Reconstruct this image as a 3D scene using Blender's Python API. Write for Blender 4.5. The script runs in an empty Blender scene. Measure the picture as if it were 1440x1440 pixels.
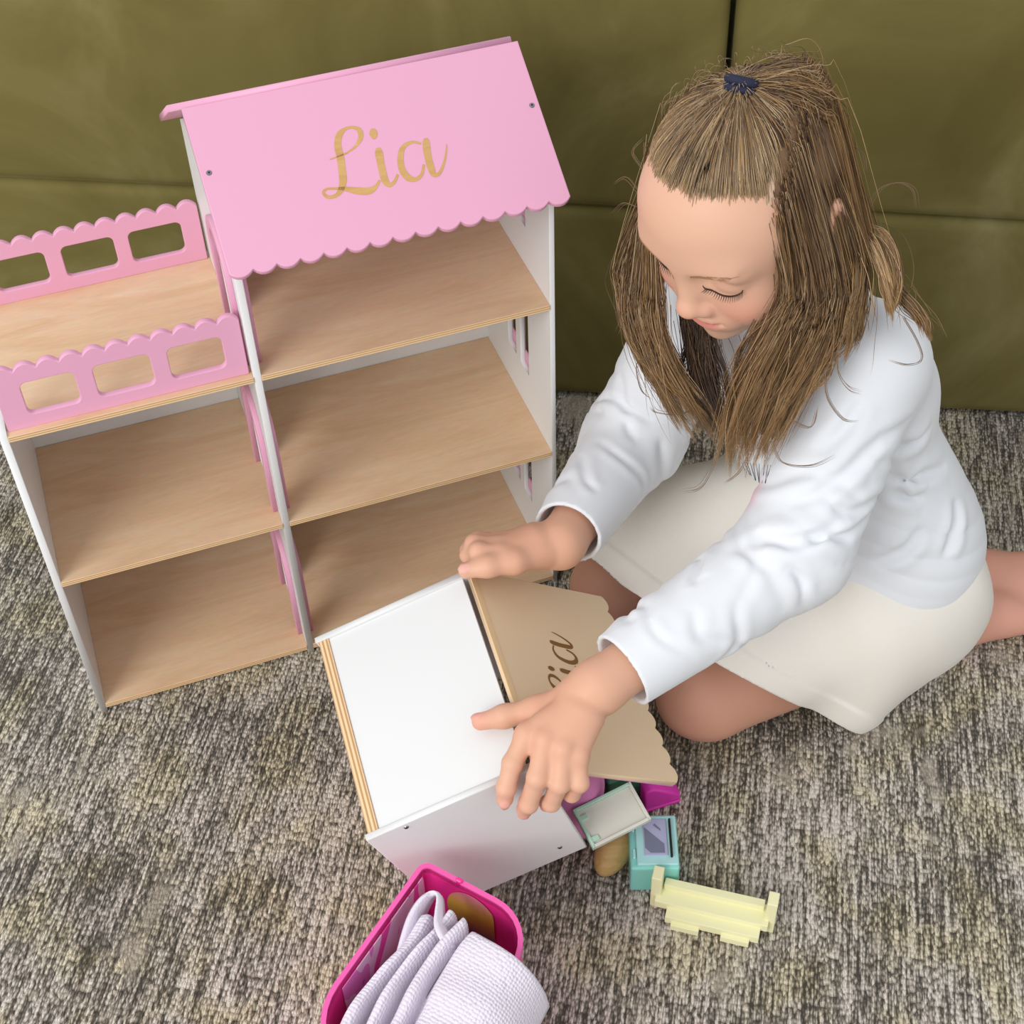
import bpy, bmesh, math, random
import numpy as np
from mathutils import Vector, Matrix
random.seed(7)
rng = np.random.default_rng(11)
SC = bpy.context.scene
COL = SC.collection

# ------------------------------------------------------------------ camera, world, lights, exposure
CAM_F, PITCH, ROLL, CAM_H = 2097.46, 0.798, -0.0394, 1.25
cam = bpy.data.cameras.new('camera'); cam.sensor_width = 36.0; cam.sensor_fit = 'HORIZONTAL'
cam.lens = CAM_F / 1440.0 * 36.0; cam.clip_start = 0.02
cam_o = bpy.data.objects.new('camera', cam); COL.objects.link(cam_o); SC.camera = cam_o
_f = np.array([0, math.cos(PITCH), -math.sin(PITCH)]); _r = np.array([1.0, 0, 0]); _u = np.cross(_r, _f)
CR = math.cos(ROLL) * _r + math.sin(ROLL) * _u; CU = -math.sin(ROLL) * _r + math.cos(ROLL) * _u; CF = _f
CP = np.array([0, 0, CAM_H])
cam_o.matrix_world = Matrix(((CR[0], CU[0], -CF[0], CP[0]), (CR[1], CU[1], -CF[1], CP[1]), (CR[2], CU[2], -CF[2], CP[2]), (0, 0, 0, 1)))

world = bpy.data.worlds.new('room_daylight'); SC.world = world; world.use_nodes = True
bg = world.node_tree.nodes['Background']; bg.inputs[0].default_value = (0.97, 0.985, 1.0, 1); bg.inputs[1].default_value = 0.82

def area_light(name, loc, target, size, size_y, power, color):
    l = bpy.data.lights.new(name, 'AREA'); l.shape = 'RECTANGLE'; l.size = size; l.size_y = size_y; l.energy = power; l.color = color
    o = bpy.data.objects.new(name, l); COL.objects.link(o); o.location = loc
    o.rotation_euler = (Vector(target) - Vector(loc)).to_track_quat('-Z', 'Y').to_euler(); return o
area_light('window_light', (-1.75, -1.35, 1.95), (0.0, 0.95, 0.15), 1.7, 1.7, 60, (1.0, 0.985, 0.965))

vs = SC.view_settings; vs.view_transform = 'Standard'; vs.look = 'None'; vs.gamma = 1.0; vs.use_curve_mapping = False
vs.exposure = 0.07

# ------------------------------------------------------------------ helpers
def W3(px, py, depth):            # a point of the photograph at a distance along the view axis, as a point of the room
    return CP + (CF * CAM_F + CR * (px - 720) - CU * (py - 720)) * depth / CAM_F
def cdepth(P): return float((np.asarray(P) - CP) @ CF)
def px_of(P):
    d = np.asarray(P) - CP; z = d @ CF; return 720 + CAM_F * (d @ CR) / z, 720 - CAM_F * (d @ CU) / z
def srgb(r, g, b):
    f = lambda c: c / 12.92 if c <= 0.04045 else ((c + 0.055) / 1.055) ** 2.4
    return (f(r / 255), f(g / 255), f(b / 255), 1.0)

def tag(o, label=None, cat=None, group=None, kind=None):
    if label: o['label'] = label
    if cat: o['category'] = cat
    if group: o['group'] = group
    if kind: o['kind'] = kind
    return o
def empty(name, loc=(0, 0, 0), rz=0.0, mat=None):
    o = bpy.data.objects.new(name, None); COL.objects.link(o); o.empty_display_size = 0.05
    if mat is not None: o.matrix_world = mat
    else: o.location = loc; o.rotation_euler = (0, 0, rz)
    return o
def link(name, me, mats, parent=None):
    o = bpy.data.objects.new(name, me); COL.objects.link(o)
    for m in (mats if isinstance(mats, (list, tuple)) else [mats]): me.materials.append(m)
    if parent is not None: o.parent = parent
    return o
def mesh(name, verts, faces, mats, parent=None, smooth=False):
    me = bpy.data.meshes.new(name); me.from_pydata([tuple(map(float, v)) for v in verts], [], [tuple(map(int, f)) for f in faces]); me.update()
    if smooth: me.polygons.foreach_set('use_smooth', np.ones(len(me.polygons), bool))
    return link(name, me, mats, parent)
def box(name, x0, x1, y0, y1, z0, z1, mats, parent=None, bevel=0.0006, seg=2, edge_slot=None, M=None):
    bm = bmesh.new(); bmesh.ops.create_cube(bm, size=1.0)
    for v in bm.verts: v.co = Vector(((x0 + x1) / 2 + v.co.x * (x1 - x0), (y0 + y1) / 2 + v.co.y * (y1 - y0), (z0 + z1) / 2 + v.co.z * (z1 - z0)))
    if edge_slot:
        for f in bm.faces:
            n = f.normal; f.material_index = 0 if abs(n[edge_slot[0]]) > 0.9 else 1
    if bevel: bmesh.ops.bevel(bm, geom=bm.edges[:], offset=bevel, segments=seg, profile=0.5, affect='EDGES', clamp_overlap=True)
    if M is not None: bm.transform(M)
    me = bpy.data.meshes.new(name); bm.to_mesh(me); bm.free()
    return link(name, me, mats, parent)
def plate(name, outlines, thick, mats, parent=None, M=None, bevel=0.0005):
    """a flat board cut from 2D outlines (the first the rim, the rest holes), thickness along local z"""
    cu = bpy.data.curves.new(name, 'CURVE'); cu.dimensions = '2D'; cu.fill_mode = 'BOTH'
    cu.extrude = thick / 2 - bevel; cu.bevel_depth = bevel; cu.bevel_resolution = 1; cu.offset = -bevel
    for pts in outlines:
        s = cu.splines.new('POLY'); s.points.add(len(pts) - 1); s.use_cyclic_u = True
        for p, q in zip(s.points, pts): p.co = (q[0], q[1], 0, 1)
    t = bpy.data.objects.new('tmp', cu); COL.objects.link(t)
    dg = bpy.context.evaluated_depsgraph_get(); me = bpy.data.meshes.new_from_object(t.evaluated_get(dg)); me.name = name
    bpy.data.objects.remove(t); bpy.data.curves.remove(cu); me.materials.clear()
    if M is not None: me.transform(M)
    return link(name, me, mats, parent)
def frame_mat(o, x, y):           # 4x4 with the given origin, x axis and y axis
    x = Vector(x).normalized(); y = Vector(y); y = (y - x * x.dot(y)).normalized(); z = x.cross(y)
    return Matrix(((x.x, y.x, z.x, o[0]), (x.y, y.y, z.y, o[1]), (x.z, y.z, z.z, o[2]), (0, 0, 0, 1)))
def rrect(x0, x1, y0, y1, r, n=5):
    out = []
    for cx, cy, a0 in ((x1 - r, y1 - r, 0), (x0 + r, y1 - r, 90), (x0 + r, y0 + r, 180), (x1 - r, y0 + r, 270)):
        for i in range(n + 1):
            a = math.radians(a0 + 90 * i / n); out.append((cx + r * math.cos(a), cy + r * math.sin(a)))
    return out
def scallop(x0, x1, y, n, up, depth, per=7):      # a row of n round lobes from x0 to x1 along y, bulging by depth in direction up
    w = (x1 - x0) / n; out = []
    for i in range(n):
        for k in range(per + 1):
            if k == per and i < n - 1: continue
            t = k / per; out.append((x0 + w * (i + t), y + up * depth * (1 - abs(2 * t - 1) ** 2.2)))
    return out
def catmull(P, n):
    P = np.asarray(P, float); Q = np.vstack([2 * P[0] - P[1], P, 2 * P[-1] - P[-2]]); m = len(P) - 1
    t = np.linspace(0, m, n); i = np.minimum(t.astype(int), m - 1); s = (t - i)[:, None]
    a, b, c, d = Q[i], Q[i + 1], Q[i + 2], Q[i + 3]
    return 0.5 * (2 * b + (c - a) * s + (2 * a - 5 * b + 4 * c - d) * s ** 2 + (3 * b - a - 3 * c + d) * s ** 3)
def tube_mesh(paths, radii, sides=6, cap=True):
    V, Fc = [], []
    for P, R in zip(paths, radii):
        P = np.asarray(P, float); n = len(P); R = np.broadcast_to(np.asarray(R, float), (n,))
        T = np.gradient(P, axis=0); T /= np.linalg.norm(T, axis=1)[:, None] + 1e-12
        ref = np.array([0.31, 0.52, 0.79]); A = np.cross(T, ref); A /= np.linalg.norm(A, axis=1)[:, None] + 1e-12; B = np.cross(T, A)
        b0 = len(V)
        for i in range(n):
            for k in range(sides):
                a = 2 * math.pi * k / sides; V.append(P[i] + R[i] * (A[i] * math.cos(a) + B[i] * math.sin(a)))
        for i in range(n - 1):
            for k in range(sides):
                q = b0 + i * sides; k2 = (k + 1) % sides; Fc.append((q + k, q + k2, q + sides + k2, q + sides + k))
        if cap:
            Fc.append(tuple(b0 + k for k in range(sides))[::-1]); Fc.append(tuple(b0 + (n - 1) * sides + k for k in range(sides)))
    return V, Fc

# ------------------------------------------------------------------ materials
def new_mat(name):
    m = bpy.data.materials.new(name); m.use_nodes = True; nt = m.node_tree; b = nt.nodes['Principled BSDF']; return m, nt, b
def N(nt, t, **kw):
    n = nt.nodes.new(t)
    for k, v in kw.items(): setattr(n, k, v)
    return n
def paint(name, col, rough=0.45, spec=0.4, bump=0.0, bscale=400.0, sheen=0.0, var=0.0):
    m, nt, b = new_mat(name); b.inputs['Base Color'].default_value = col; b.inputs['Roughness'].default_value = rough
    b.inputs['Specular IOR Level'].default_value = spec
    if sheen: b.inputs['Sheen Weight'].default_value = sheen; b.inputs['Sheen Roughness'].default_value = 0.5
    if bump or var:
        tc = N(nt, 'ShaderNodeTexCoord'); no = N(nt, 'ShaderNodeTexNoise'); no.inputs['Scale'].default_value = bscale; no.inputs['Detail'].default_value = 3
        nt.links.new(tc.outputs['Object'], no.inputs['Vector'])
        if bump:
            bp = N(nt, 'ShaderNodeBump'); bp.inputs['Strength'].default_value = bump; bp.inputs['Distance'].default_value = 0.001
            nt.links.new(no.outputs['Fac'], bp.inputs['Height']); nt.links.new(bp.outputs['Normal'], b.inputs['Normal'])
        if var:
            n2 = N(nt, 'ShaderNodeTexNoise'); n2.inputs['Scale'].default_value = 9; nt.links.new(tc.outputs['Object'], n2.inputs['Vector'])
            mx = N(nt, 'ShaderNodeMix', data_type='RGBA'); mx.inputs['A'].default_value = tuple(c * (1 - var) for c in col[:3]) + (1,); mx.inputs['B'].default_value = tuple(min(1, c * (1 + var)) for c in col[:3]) + (1,)
            nt.links.new(n2.outputs['Fac'], mx.inputs['Factor']); nt.links.new(mx.outputs['Result'], b.inputs['Base Color'])
    return m
def ramp(nt, stops, interp='LINEAR'):
    r = N(nt, 'ShaderNodeValToRGB'); cr = r.color_ramp; cr.interpolation = interp
    while len(cr.elements) < len(stops): cr.elements.new(0.5)
    for e, (p, c) in zip(cr.elements, stops): e.position = p; e.color = c
    return r

def wood_mat(name, c0, c1, c2, rough=0.5, scale=1.0):
    m, nt, b = new_mat(name); tc = N(nt, 'ShaderNodeTexCoord'); mp = N(nt, 'ShaderNodeMapping')
    mp.inputs['Scale'].default_value = (3.2 * scale, 16 * scale, 16 * scale); nt.links.new(tc.outputs['Object'], mp.inputs['Vector'])
    n1 = N(nt, 'ShaderNodeTexNoise'); n1.inputs['Scale'].default_value = 1.6; n1.inputs['Detail'].default_value = 6; n1.inputs['Roughness'].default_value = 0.6; n1.inputs['Distortion'].default_value = 1.2
    n2 = N(nt, 'ShaderNodeTexNoise'); n2.inputs['Scale'].default_value = 26; n2.inputs['Detail'].default_value = 3
    nt.links.new(mp.outputs['Vector'], n1.inputs['Vector']); nt.links.new(mp.outputs['Vector'], n2.inputs['Vector'])
    r = ramp(nt, [(0.28, c0), (0.5, c1), (0.74, c2)]); nt.links.new(n1.outputs['Fac'], r.inputs['Fac'])
    mx = N(nt, 'ShaderNodeMix', data_type='RGBA', blend_type='MULTIPLY'); mx.inputs['Factor'].default_value = 0.22
    nt.links.new(r.outputs['Color'], mx.inputs['A']); nt.links.new(n2.outputs['Color'], mx.inputs['B']); nt.links.new(mx.outputs['Result'], b.inputs['Base Color'])
    b.inputs['Roughness'].default_value = rough; b.inputs['Specular IOR Level'].default_value = 0.3
    return m
def ply_edge_mat(name, thick, axis):
    m, nt, b = new_mat(name); tc = N(nt, 'ShaderNodeTexCoord'); sp = N(nt, 'ShaderNodeSeparateXYZ'); nt.links.new(tc.outputs['Object'], sp.inputs[0])
    mt = N(nt, 'ShaderNodeMath', operation='MULTIPLY'); mt.inputs[1].default_value = 2 * math.pi * 2.5 / thick
    nt.links.new(sp.outputs[axis], mt.inputs[0]); sn = N(nt, 'ShaderNodeMath', operation='SINE'); nt.links.new(mt.outputs[0], sn.inputs[0])
    r = ramp(nt, [(0.25, srgb(190, 148, 104)), (0.6, srgb(238, 206, 160))]); ad = N(nt, 'ShaderNodeMath', operation='MULTIPLY_ADD'); ad.inputs[1].default_value = 0.5; ad.inputs[2].default_value = 0.5
    nt.links.new(sn.outputs[0], ad.inputs[0]); nt.links.new(ad.outputs[0], r.inputs['Fac']); nt.links.new(r.outputs['Color'], b.inputs['Base Color']); b.inputs['Roughness'].default_value = 0.7
    return m
def attr_mat(name, rough, spec=0.4, sss=0.0, sheen=0.0, bump=0.0, bscale=600.0, aniso=0.0):
    m, nt, b = new_mat(name); a = N(nt, 'ShaderNodeAttribute', attribute_name='tint'); nt.links.new(a.outputs['Color'], b.inputs['Base Color'])
    b.inputs['Roughness'].default_value = rough; b.inputs['Specular IOR Level'].default_value = spec
    if sss:
        b.inputs['Subsurface Weight'].default_value = sss; b.inputs['Subsurface Radius'].default_value = (1.0, 0.4, 0.25); b.inputs['Subsurface Scale'].default_value = 0.004
    if sheen: b.inputs['Sheen Weight'].default_value = sheen
    if bump:
        tc = N(nt, 'ShaderNodeTexCoord'); no = N(nt, 'ShaderNodeTexNoise'); no.inputs['Scale'].default_value = bscale; no.inputs['Detail'].default_value = 4
        bp = N(nt, 'ShaderNodeBump'); bp.inputs['Strength'].default_value = bump; bp.inputs['Distance'].default_value = 0.0008
        nt.links.new(tc.outputs['Object'], no.inputs['Vector']); nt.links.new(no.outputs['Fac'], bp.inputs['Height']); nt.links.new(bp.outputs['Normal'], b.inputs['Normal'])
    return m
def tint(me, cols):
    a = me.color_attributes.new('tint', 'FLOAT_COLOR', 'POINT'); c = np.ones((len(me.vertices), 4), np.float32); c[:, :3] = cols; a.data.foreach_set('color', c.ravel())

M_white = paint('white_lacquer', srgb(229, 230, 230), 0.4, 0.4)
M_pink = paint('pink_lacquer', srgb(228, 167, 196), 0.42, 0.4)
M_ply = wood_mat('birch_plywood', srgb(226, 186, 146), srgb(238, 203, 166), srgb(244, 216, 184))
M_edge = ply_edge_mat('plywood_edge', 0.006, 2)
M_letter = wood_mat('bare_wood_letters', srgb(200, 155, 95), srgb(214, 170, 108), srgb(224, 184, 124), scale=3)
M_screw = paint('steel_screw', srgb(150, 150, 155), 0.3, 0.8); M_screw.node_tree.nodes['Principled BSDF'].inputs['Metallic'].default_value = 0.9
M_dark = paint('dark_slot', srgb(40, 38, 38), 0.6, 0.2)

# ------------------------------------------------------------------ carpet
def carpet_mat():
    m, nt, b = new_mat('loop_pile_carpet'); L = nt.links.new
    tc = N(nt, 'ShaderNodeTexCoord'); mp = N(nt, 'ShaderNodeMapping'); mp.inputs['Rotation'].default_value = (0, 0, -math.radians(79)); L(tc.outputs['Object'], mp.inputs['Vector'])
    def stretched(sx, sy):
        q = N(nt, 'ShaderNodeMapping'); q.inputs['Scale'].default_value = (sx, sy, 1); L(mp.outputs['Vector'], q.inputs['Vector']); return q
    wob = N(nt, 'ShaderNodeTexNoise'); wob.inputs['Scale'].default_value = 60; wob.inputs['Detail'].default_value = 2; L(mp.outputs['Vector'], wob.inputs['Vector'])
    wv = N(nt, 'ShaderNodeVectorMath', operation='SCALE'); wv.inputs['Scale'].default_value = 0.004; L(wob.outputs['Color'], wv.inputs[0])
    ad = N(nt, 'ShaderNodeVectorMath', operation='ADD'); L(mp.outputs['Vector'], ad.inputs[0]); L(wv.outputs[0], ad.inputs[1])
    lp = N(nt, 'ShaderNodeMapping'); lp.inputs['Scale'].default_value = (190, 400, 1); L(ad.outputs[0], lp.inputs['Vector'])
    vo = N(nt, 'ShaderNodeTexVoronoi', voronoi_dimensions='2D', feature='F1'); vo.inputs['Scale'].default_value = 1.0; vo.inputs['Randomness'].default_value = 0.8; L(lp.outputs['Vector'], vo.inputs['Vector'])
    # rows of loops: long streaks in the weave direction, light yarn against dark ground
    st = stretched(13, 260); n1 = N(nt, 'ShaderNodeTexNoise', noise_dimensions='2D'); n1.inputs['Scale'].default_value = 1; n1.inputs['Detail'].default_value = 4; n1.inputs['Roughness'].default_value = 0.65; L(st.outputs['Vector'], n1.inputs['Vector'])
    n2 = N(nt, 'ShaderNodeTexNoise', noise_dimensions='2D'); n2.inputs['Scale'].default_value = 5; n2.inputs['Detail'].default_value = 3; L(mp.outputs['Vector'], n2.inputs['Vector'])
    n3 = N(nt, 'ShaderNodeTexNoise', noise_dimensions='2D'); n3.inputs['Scale'].default_value = 330; n3.inputs['Detail'].default_value = 2; L(mp.outputs['Vector'], n3.inputs['Vector'])
    n4 = N(nt, 'ShaderNodeTexNoise', noise_dimensions='2D'); n4.inputs['Scale'].default_value = 16; n4.inputs['Detail'].default_value = 3; L(mp.outputs['Vector'], n4.inputs['Vector'])
    def mth(op, a, bb, v=None):
        q = N(nt, 'ShaderNodeMath', operation=op)
        for i, s in enumerate((a, bb)):
            if s is None: continue
            if isinstance(s, (int, float)): q.inputs[i].default_value = s
            else: L(s, q.inputs[i])
        return q.outputs[0]
    loop = mth('SUBTRACT', 1.0, vo.outputs['Distance'])                      # 1 on a loop's crown
    cellc = N(nt, 'ShaderNodeSeparateColor'); L(vo.outputs['Color'], cellc.inputs[0])
    v = mth('ADD', mth('MULTIPLY', n1.outputs['Fac'], 1.35), mth('MULTIPLY', cellc.outputs[0], 0.34))
    v = mth('ADD', v, mth('MULTIPLY', n2.outputs['Fac'], 0.5))
    v = mth('ADD', v, mth('MULTIPLY', n3.outputs['Fac'], 0.25))
    v = mth('ADD', v, mth('MULTIPLY', loop, 0.42))
    fac = mth('MULTIPLY', mth('SUBTRACT', v, 0.99), 1.08)
    r = ramp(nt, [(0.2, srgb(74, 69, 61)), (0.42, srgb(122, 114, 102)), (0.58, srgb(170, 161, 146)), (0.8, srgb(222, 213, 198))]); L(fac, r.inputs['Fac'])
    tr = ramp(nt, [(0.38, (1.0, 1.0, 1.06, 1)), (0.5, (1, 1, 1, 1)), (0.66, (1.0, 0.98, 0.84, 1))]); L(n4.outputs['Fac'], tr.inputs['Fac'])
    mx = N(nt, 'ShaderNodeMix', data_type='RGBA', blend_type='MULTIPLY'); mx.inputs['Factor'].default_value = 1.0; L(r.outputs['Color'], mx.inputs['A']); L(tr.outputs['Color'], mx.inputs['B'])
    n5 = N(nt, 'ShaderNodeTexNoise', noise_dimensions='2D'); n5.inputs['Scale'].default_value = 7.5; n5.inputs['Detail'].default_value = 4; n5.inputs['Roughness'].default_value = 0.7; L(stretched(0.8, 1.3).outputs['Vector'], n5.inputs['Vector'])
    pr = ramp(nt, [(0.62, (0, 0, 0, 1)), (0.70, (0.75, 0.75, 0.75, 1))]); L(n5.outputs['Fac'], pr.inputs['Fac'])
    mp2 = N(nt, 'ShaderNodeMix', data_type='RGBA'); mp2.inputs['B'].default_value = srgb(178, 168, 152); L(pr.outputs['Color'], mp2.inputs['Factor']); L(mx.outputs['Result'], mp2.inputs['A'])
    L(mp2.outputs['Result'], b.inputs['Base Color']); b.inputs['Roughness'].default_value = 0.95; b.inputs['Specular IOR Level'].default_value = 0.1
    b.inputs['Sheen Weight'].default_value = 0.15
    hgt = mth('ADD', mth('MULTIPLY', loop, 1.0), mth('MULTIPLY', n1.outputs['Fac'], 1.0)); hgt = mth('ADD', hgt, mth('MULTIPLY', n3.outputs['Fac'], 0.5))
    bp = N(nt, 'ShaderNodeBump'); bp.inputs['Strength'].default_value = 0.9; bp.inputs['Distance'].default_value = 0.0026; L(hgt, bp.inputs['Height']); L(bp.outputs['Normal'], b.inputs['Normal'])
    return m
fl = mesh('floor', [(-3, -2.5, 0), (3, -2.5, 0), (3, 3.2, 0), (-3, 3.2, 0)], [(0, 1, 2, 3)], carpet_mat())
tag(fl, 'mottled grey and taupe loop pile carpet', None, None, 'structure')

# ------------------------------------------------------------------ sofa
def velvet_mat():
    m, nt, b = new_mat('olive_velvet'); L = nt.links.new; tc = N(nt, 'ShaderNodeTexCoord')
    n1 = N(nt, 'ShaderNodeTexNoise'); n1.inputs['Scale'].default_value = 3.2; n1.inputs['Detail'].default_value = 5; n1.inputs['Distortion'].default_value = 1.5; n1.inputs['Roughness'].default_value = 0.6; L(tc.outputs['Object'], n1.inputs['Vector'])
    r = ramp(nt, [(0.3, srgb(104, 94, 50)), (0.52, srgb(120, 110, 64)), (0.75, srgb(142, 132, 88))]); L(n1.outputs['Fac'], r.inputs['Fac']); L(r.outputs['Color'], b.inputs['Base Color'])
    b.inputs['Roughness'].default_value = 0.85; b.inputs['Specular IOR Level'].default_value = 0.15; b.inputs['Sheen Weight'].default_value = 0.35; b.inputs['Sheen Roughness'].default_value = 0.35
    b.inputs['Sheen Tint'].default_value = srgb(190, 185, 130)
    n2 = N(nt, 'ShaderNodeTexNoise'); n2.inputs['Scale'].default_value = 7; n2.inputs['Detail'].default_value = 3; L(tc.outputs['Object'], n2.inputs['Vector'])
    bp = N(nt, 'ShaderNodeBump'); bp.inputs['Strength'].default_value = 0.25; bp.inputs['Distance'].default_value = 0.01; L(n2.outputs['Fac'], bp.inputs['Height']); L(bp.outputs['Normal'], b.inputs['Normal'])
    return m
M_velvet = velvet_mat()
SOFA = math.radians(-7.36)
def sofa(x0, x1, seam0, seam1, label):
    t = empty('sofa_section', (0.064, 1.419, 0), SOFA); tag(t, label, 'sofa', 'sofa sections side by side')
    def puffy(name, za, zb, ya, yb, puff):
        bm = bmesh.new(); bmesh.ops.create_cube(bm, size=1)
        for v in bm.verts:
            xx = x0 if v.co.x < 0 else x1; s = seam0 if v.co.x < 0 else seam1
            zz = (za if v.co.z < 0 else zb); zz = zz + s if zz > 0.1 and zz < 0.5 else zz
            v.co = Vector((xx, ya if v.co.y < 0 else yb, zz))
        bmesh.ops.bevel(bm, geom=bm.edges[:], offset=0.016, segments=4, profile=0.6, affect='EDGES')
        me = bpy.data.meshes.new(name); bm.to_mesh(me); bm.free(); me.polygons.foreach_set('use_smooth', np.ones(len(me.polygons), bool))
        o = link(name, me, M_velvet, t); return o
    box('core', x0 + 0.03, x1 - 0.03, 0.05, 0.78, 0.012, 0.68, M_velvet, t, 0.01)
    puffy('base_panel', 0.004, 0.285, 0.0, 0.80, 0.004)
    puffy('backrest_panel', 0.2865, 0.72, -0.001, 0.24, 0.006)
    P = [(x0 + 0.01, 0.010, 0.287 + seam0), ((x0 + x1) / 2, 0.010, 0.2865 + (seam0 + seam1) / 2), (x1 - 0.01, 0.010, 0.287 + seam1)]
    V, Fc = tube_mesh([P], [0.003]); mesh('seam_piping', V, Fc, M_velvet, t, True)
    return t
sofa(-1.45, 0.176, 0.022, -0.004, 'olive green velvet sofa section behind the pink dollhouse')
sofa(0.182, 1.6, 0.006, -0.03, 'olive green velvet sofa section behind the kneeling girl')
# ------------------------------------------------------------------ large pink dollhouse
HW1, HW, HD = 0.2193, 0.4977, 0.199
Z0, Z1, Z2 = 0.0123, 0.2015, 0.3894
WT = 0.007
dh = empty('dollhouse', (-0.4304, 0.9525, 0.0), 0.3144)
tag(dh, 'large open dollhouse with pink scalloped roof reading Lia and plywood floors', 'dollhouse')
def upright(name, x, outlines, thick, mat, bevel=0.0006):    # a board standing across the depth of the house, outlines in (y, z)
    return plate(name, outlines, thick, mat, dh, frame_mat((x, 0, 0), (0, 1, 0), (0, 0, 1)), bevel)
def facing(name, y, outlines, thick, mat, bevel=0.0006):     # a board standing parallel to the front, outlines in (x, z)
    return plate(name, outlines, thick, mat, dh, frame_mat((0, y, 0), (1, 0, 0), (0, 0, 1)), bevel)
RY, RZ, EY, EZ = 0.0909, 0.6094, -0.0399, 0.5269          # ridge and eave of the front roof
def roof_z(y): return RZ + (y - RY) * (RZ - EZ) / (RY - EY) if y < RY else RZ - (y - RY) * (RZ - EZ) / (RY - EY)
tw = 0.006
gable = [(0, 0), (HD + 0.006, 0), (HD + 0.006, roof_z(HD + .006) - tw), (RY, RZ - tw), (0, roof_z(0) - tw)]
upright('side_wall', -WT / 2, [[(0, 0), (HD + 0.006, 0), (HD + 0.006, Z2 + 0.002), (0, Z2 + 0.002)]], WT, M_white)
def arch(y0, y1, za, zb, n=14):       # doorway outline, round head
    r = (y1 - y0) / 2; c = (y0 + y1) / 2; pts = [(y0, za), (y1, za)]
    for i in range(n + 1):
        a = math.pi * i / n; pts.append((c + r * math.cos(a), zb - r + r * math.sin(a)))
    return pts
doors = [(Z0, Z0 + 0.128), (Z1, Z1 + 0.128), (Z2, Z2 + 0.126)]
DY0, DY1 = 0.029, 0.095
div_holes = [arch(DY0, DY1, a + 0.001, b - 0.012) for a, b in doors]
upright('divider_wall', HW1, [gable] + div_holes, WT, M_white)
for a, b in doors:
    for sx in (-1, 1):
        o, i = arch(DY0 - 0.011, DY1 + 0.011, a, b), arch(DY0, DY1, a, b - 0.012)
        ring = o[1:] + [o[0]] + [i[0]] + i[:0:-1]
        upright('door_frame', HW1 + sx * (WT / 2 + 0.0025), [ring], 0.005, M_pink)
def panes(zs):                        # two-column window over a sill
    return [[(ya, zs), (yb, zs), (yb, zs + 0.085), (ya, zs + 0.085)] for ya, yb in ((0.0645, 0.0890), (0.1025, 0.1275))]
wins = panes(0.0665) + panes(0.251) + [[(ya, 0.434), (yb, 0.434), (yb, 0.50), (ya, 0.50)] for ya, yb in ((0.0645, 0.0890), (0.1025, 0.1275))]
upright('side_wall', HW + 0.0025, [gable] + wins, 0.005, M_white, 0.0004)
for zs, h in ((0.0665, 0.085), (0.251, 0.085), (0.434, 0.066)):      # pink window frame on the outside
    upright('window_frame', HW + 0.0062, [rrect(0.052, 0.143, zs - 0.004, zs + h + 0.012, 0.004), rrect(0.0640, 0.0930, zs + 0.012, zs + h, 0.001), rrect(0.1020, 0.1310, zs + 0.012, zs + h, 0.001)], 0.0024, M_pink)
facing('back_panel', HD + 0.003, [[(-WT, 0), (HW1 - WT / 2, 0), (HW1 - WT / 2, Z2), (-WT, Z2)]], 0.005, M_white)
facing('back_panel', HD + 0.003, [[(HW1 - WT / 2, 0), (HW + WT, 0), (HW + WT, roof_z(HD) - tw), (HW1 - WT / 2, roof_z(HD) - tw)]], 0.005, M_white)
def shelf(x0, x1, ztop, y0=0.0):
    cx, cz = (x0 + x1) / 2, ztop - 0.003
    o = box('shelf', -(x1 - x0) / 2, (x1 - x0) / 2, y0, HD, -0.003, 0.003, [M_ply, M_edge], dh, 0.0004, 1, (2,)); o.location = (cx, 0, cz); return o
for z in (Z0, Z1, Z2):
    shelf(0, HW1 - WT / 2, z, -0.001); shelf(HW1 + WT / 2, HW, z, -0.001)
# balcony rails with three windows and a scalloped top
def rail(y, x0, x1, holes):
    out = [(x0, Z2)] + [(x1, Z2)] + scallop(x0, x1, Z2 + 0.061, 11, 1, 0.0062)[::-1]
    facing('balcony_rail', y, [out] + [rrect(a, b, Z2 + 0.0135, Z2 + 0.048, 0.006) for a, b in holes], 0.006, M_pink, 0.0007)
rail(0.009, 0.0015, 0.2135, ((0.0225, 0.068), (0.0835, 0.1325), (0.1475, 0.1955)))
rail(HD - 0.005, 0.0015, 0.2135, ((0.018, 0.066), (0.0815, 0.1305), (0.1445, 0.195)))
# roof
rx0, rx1 = 0.2093, 0.5043
RL = math.hypot(RY - EY, RZ - EZ)
es = Vector((0, EY - RY, EZ - RZ)).normalized()
RM = frame_mat((rx0, RY, RZ), (1, 0, 0), -es)       # local x along the ridge, local -y down the slope, z out of the roof
RWd = rx1 - rx0
rim = [(0, 0)] + scallop(0, RWd, -(RL - 0.0045), 15, -1, 0.005) + [(RWd, 0)]
zin = Matrix.Translation((0, 0, -0.003))
rf = plate('front_roof', [rim[::-1]], 0.006, M_pink, dh, RM @ zin, 0.0008)
rb_dir = Vector((0, RY - EY, EZ - RZ)).normalized()
BM = frame_mat((rx0 - 0.011, RY + 0.0045, RZ + 0.003), (1, 0, 0), -rb_dir)
plate('back_roof', [[(0, 0), (RWd + 0.006, 0), (RWd + 0.006, -0.13), (0, -0.13)][::-1]], 0.006, M_pink, dh, BM @ Matrix.Translation((0, 0, 0.003)), 0.0008)
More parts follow.
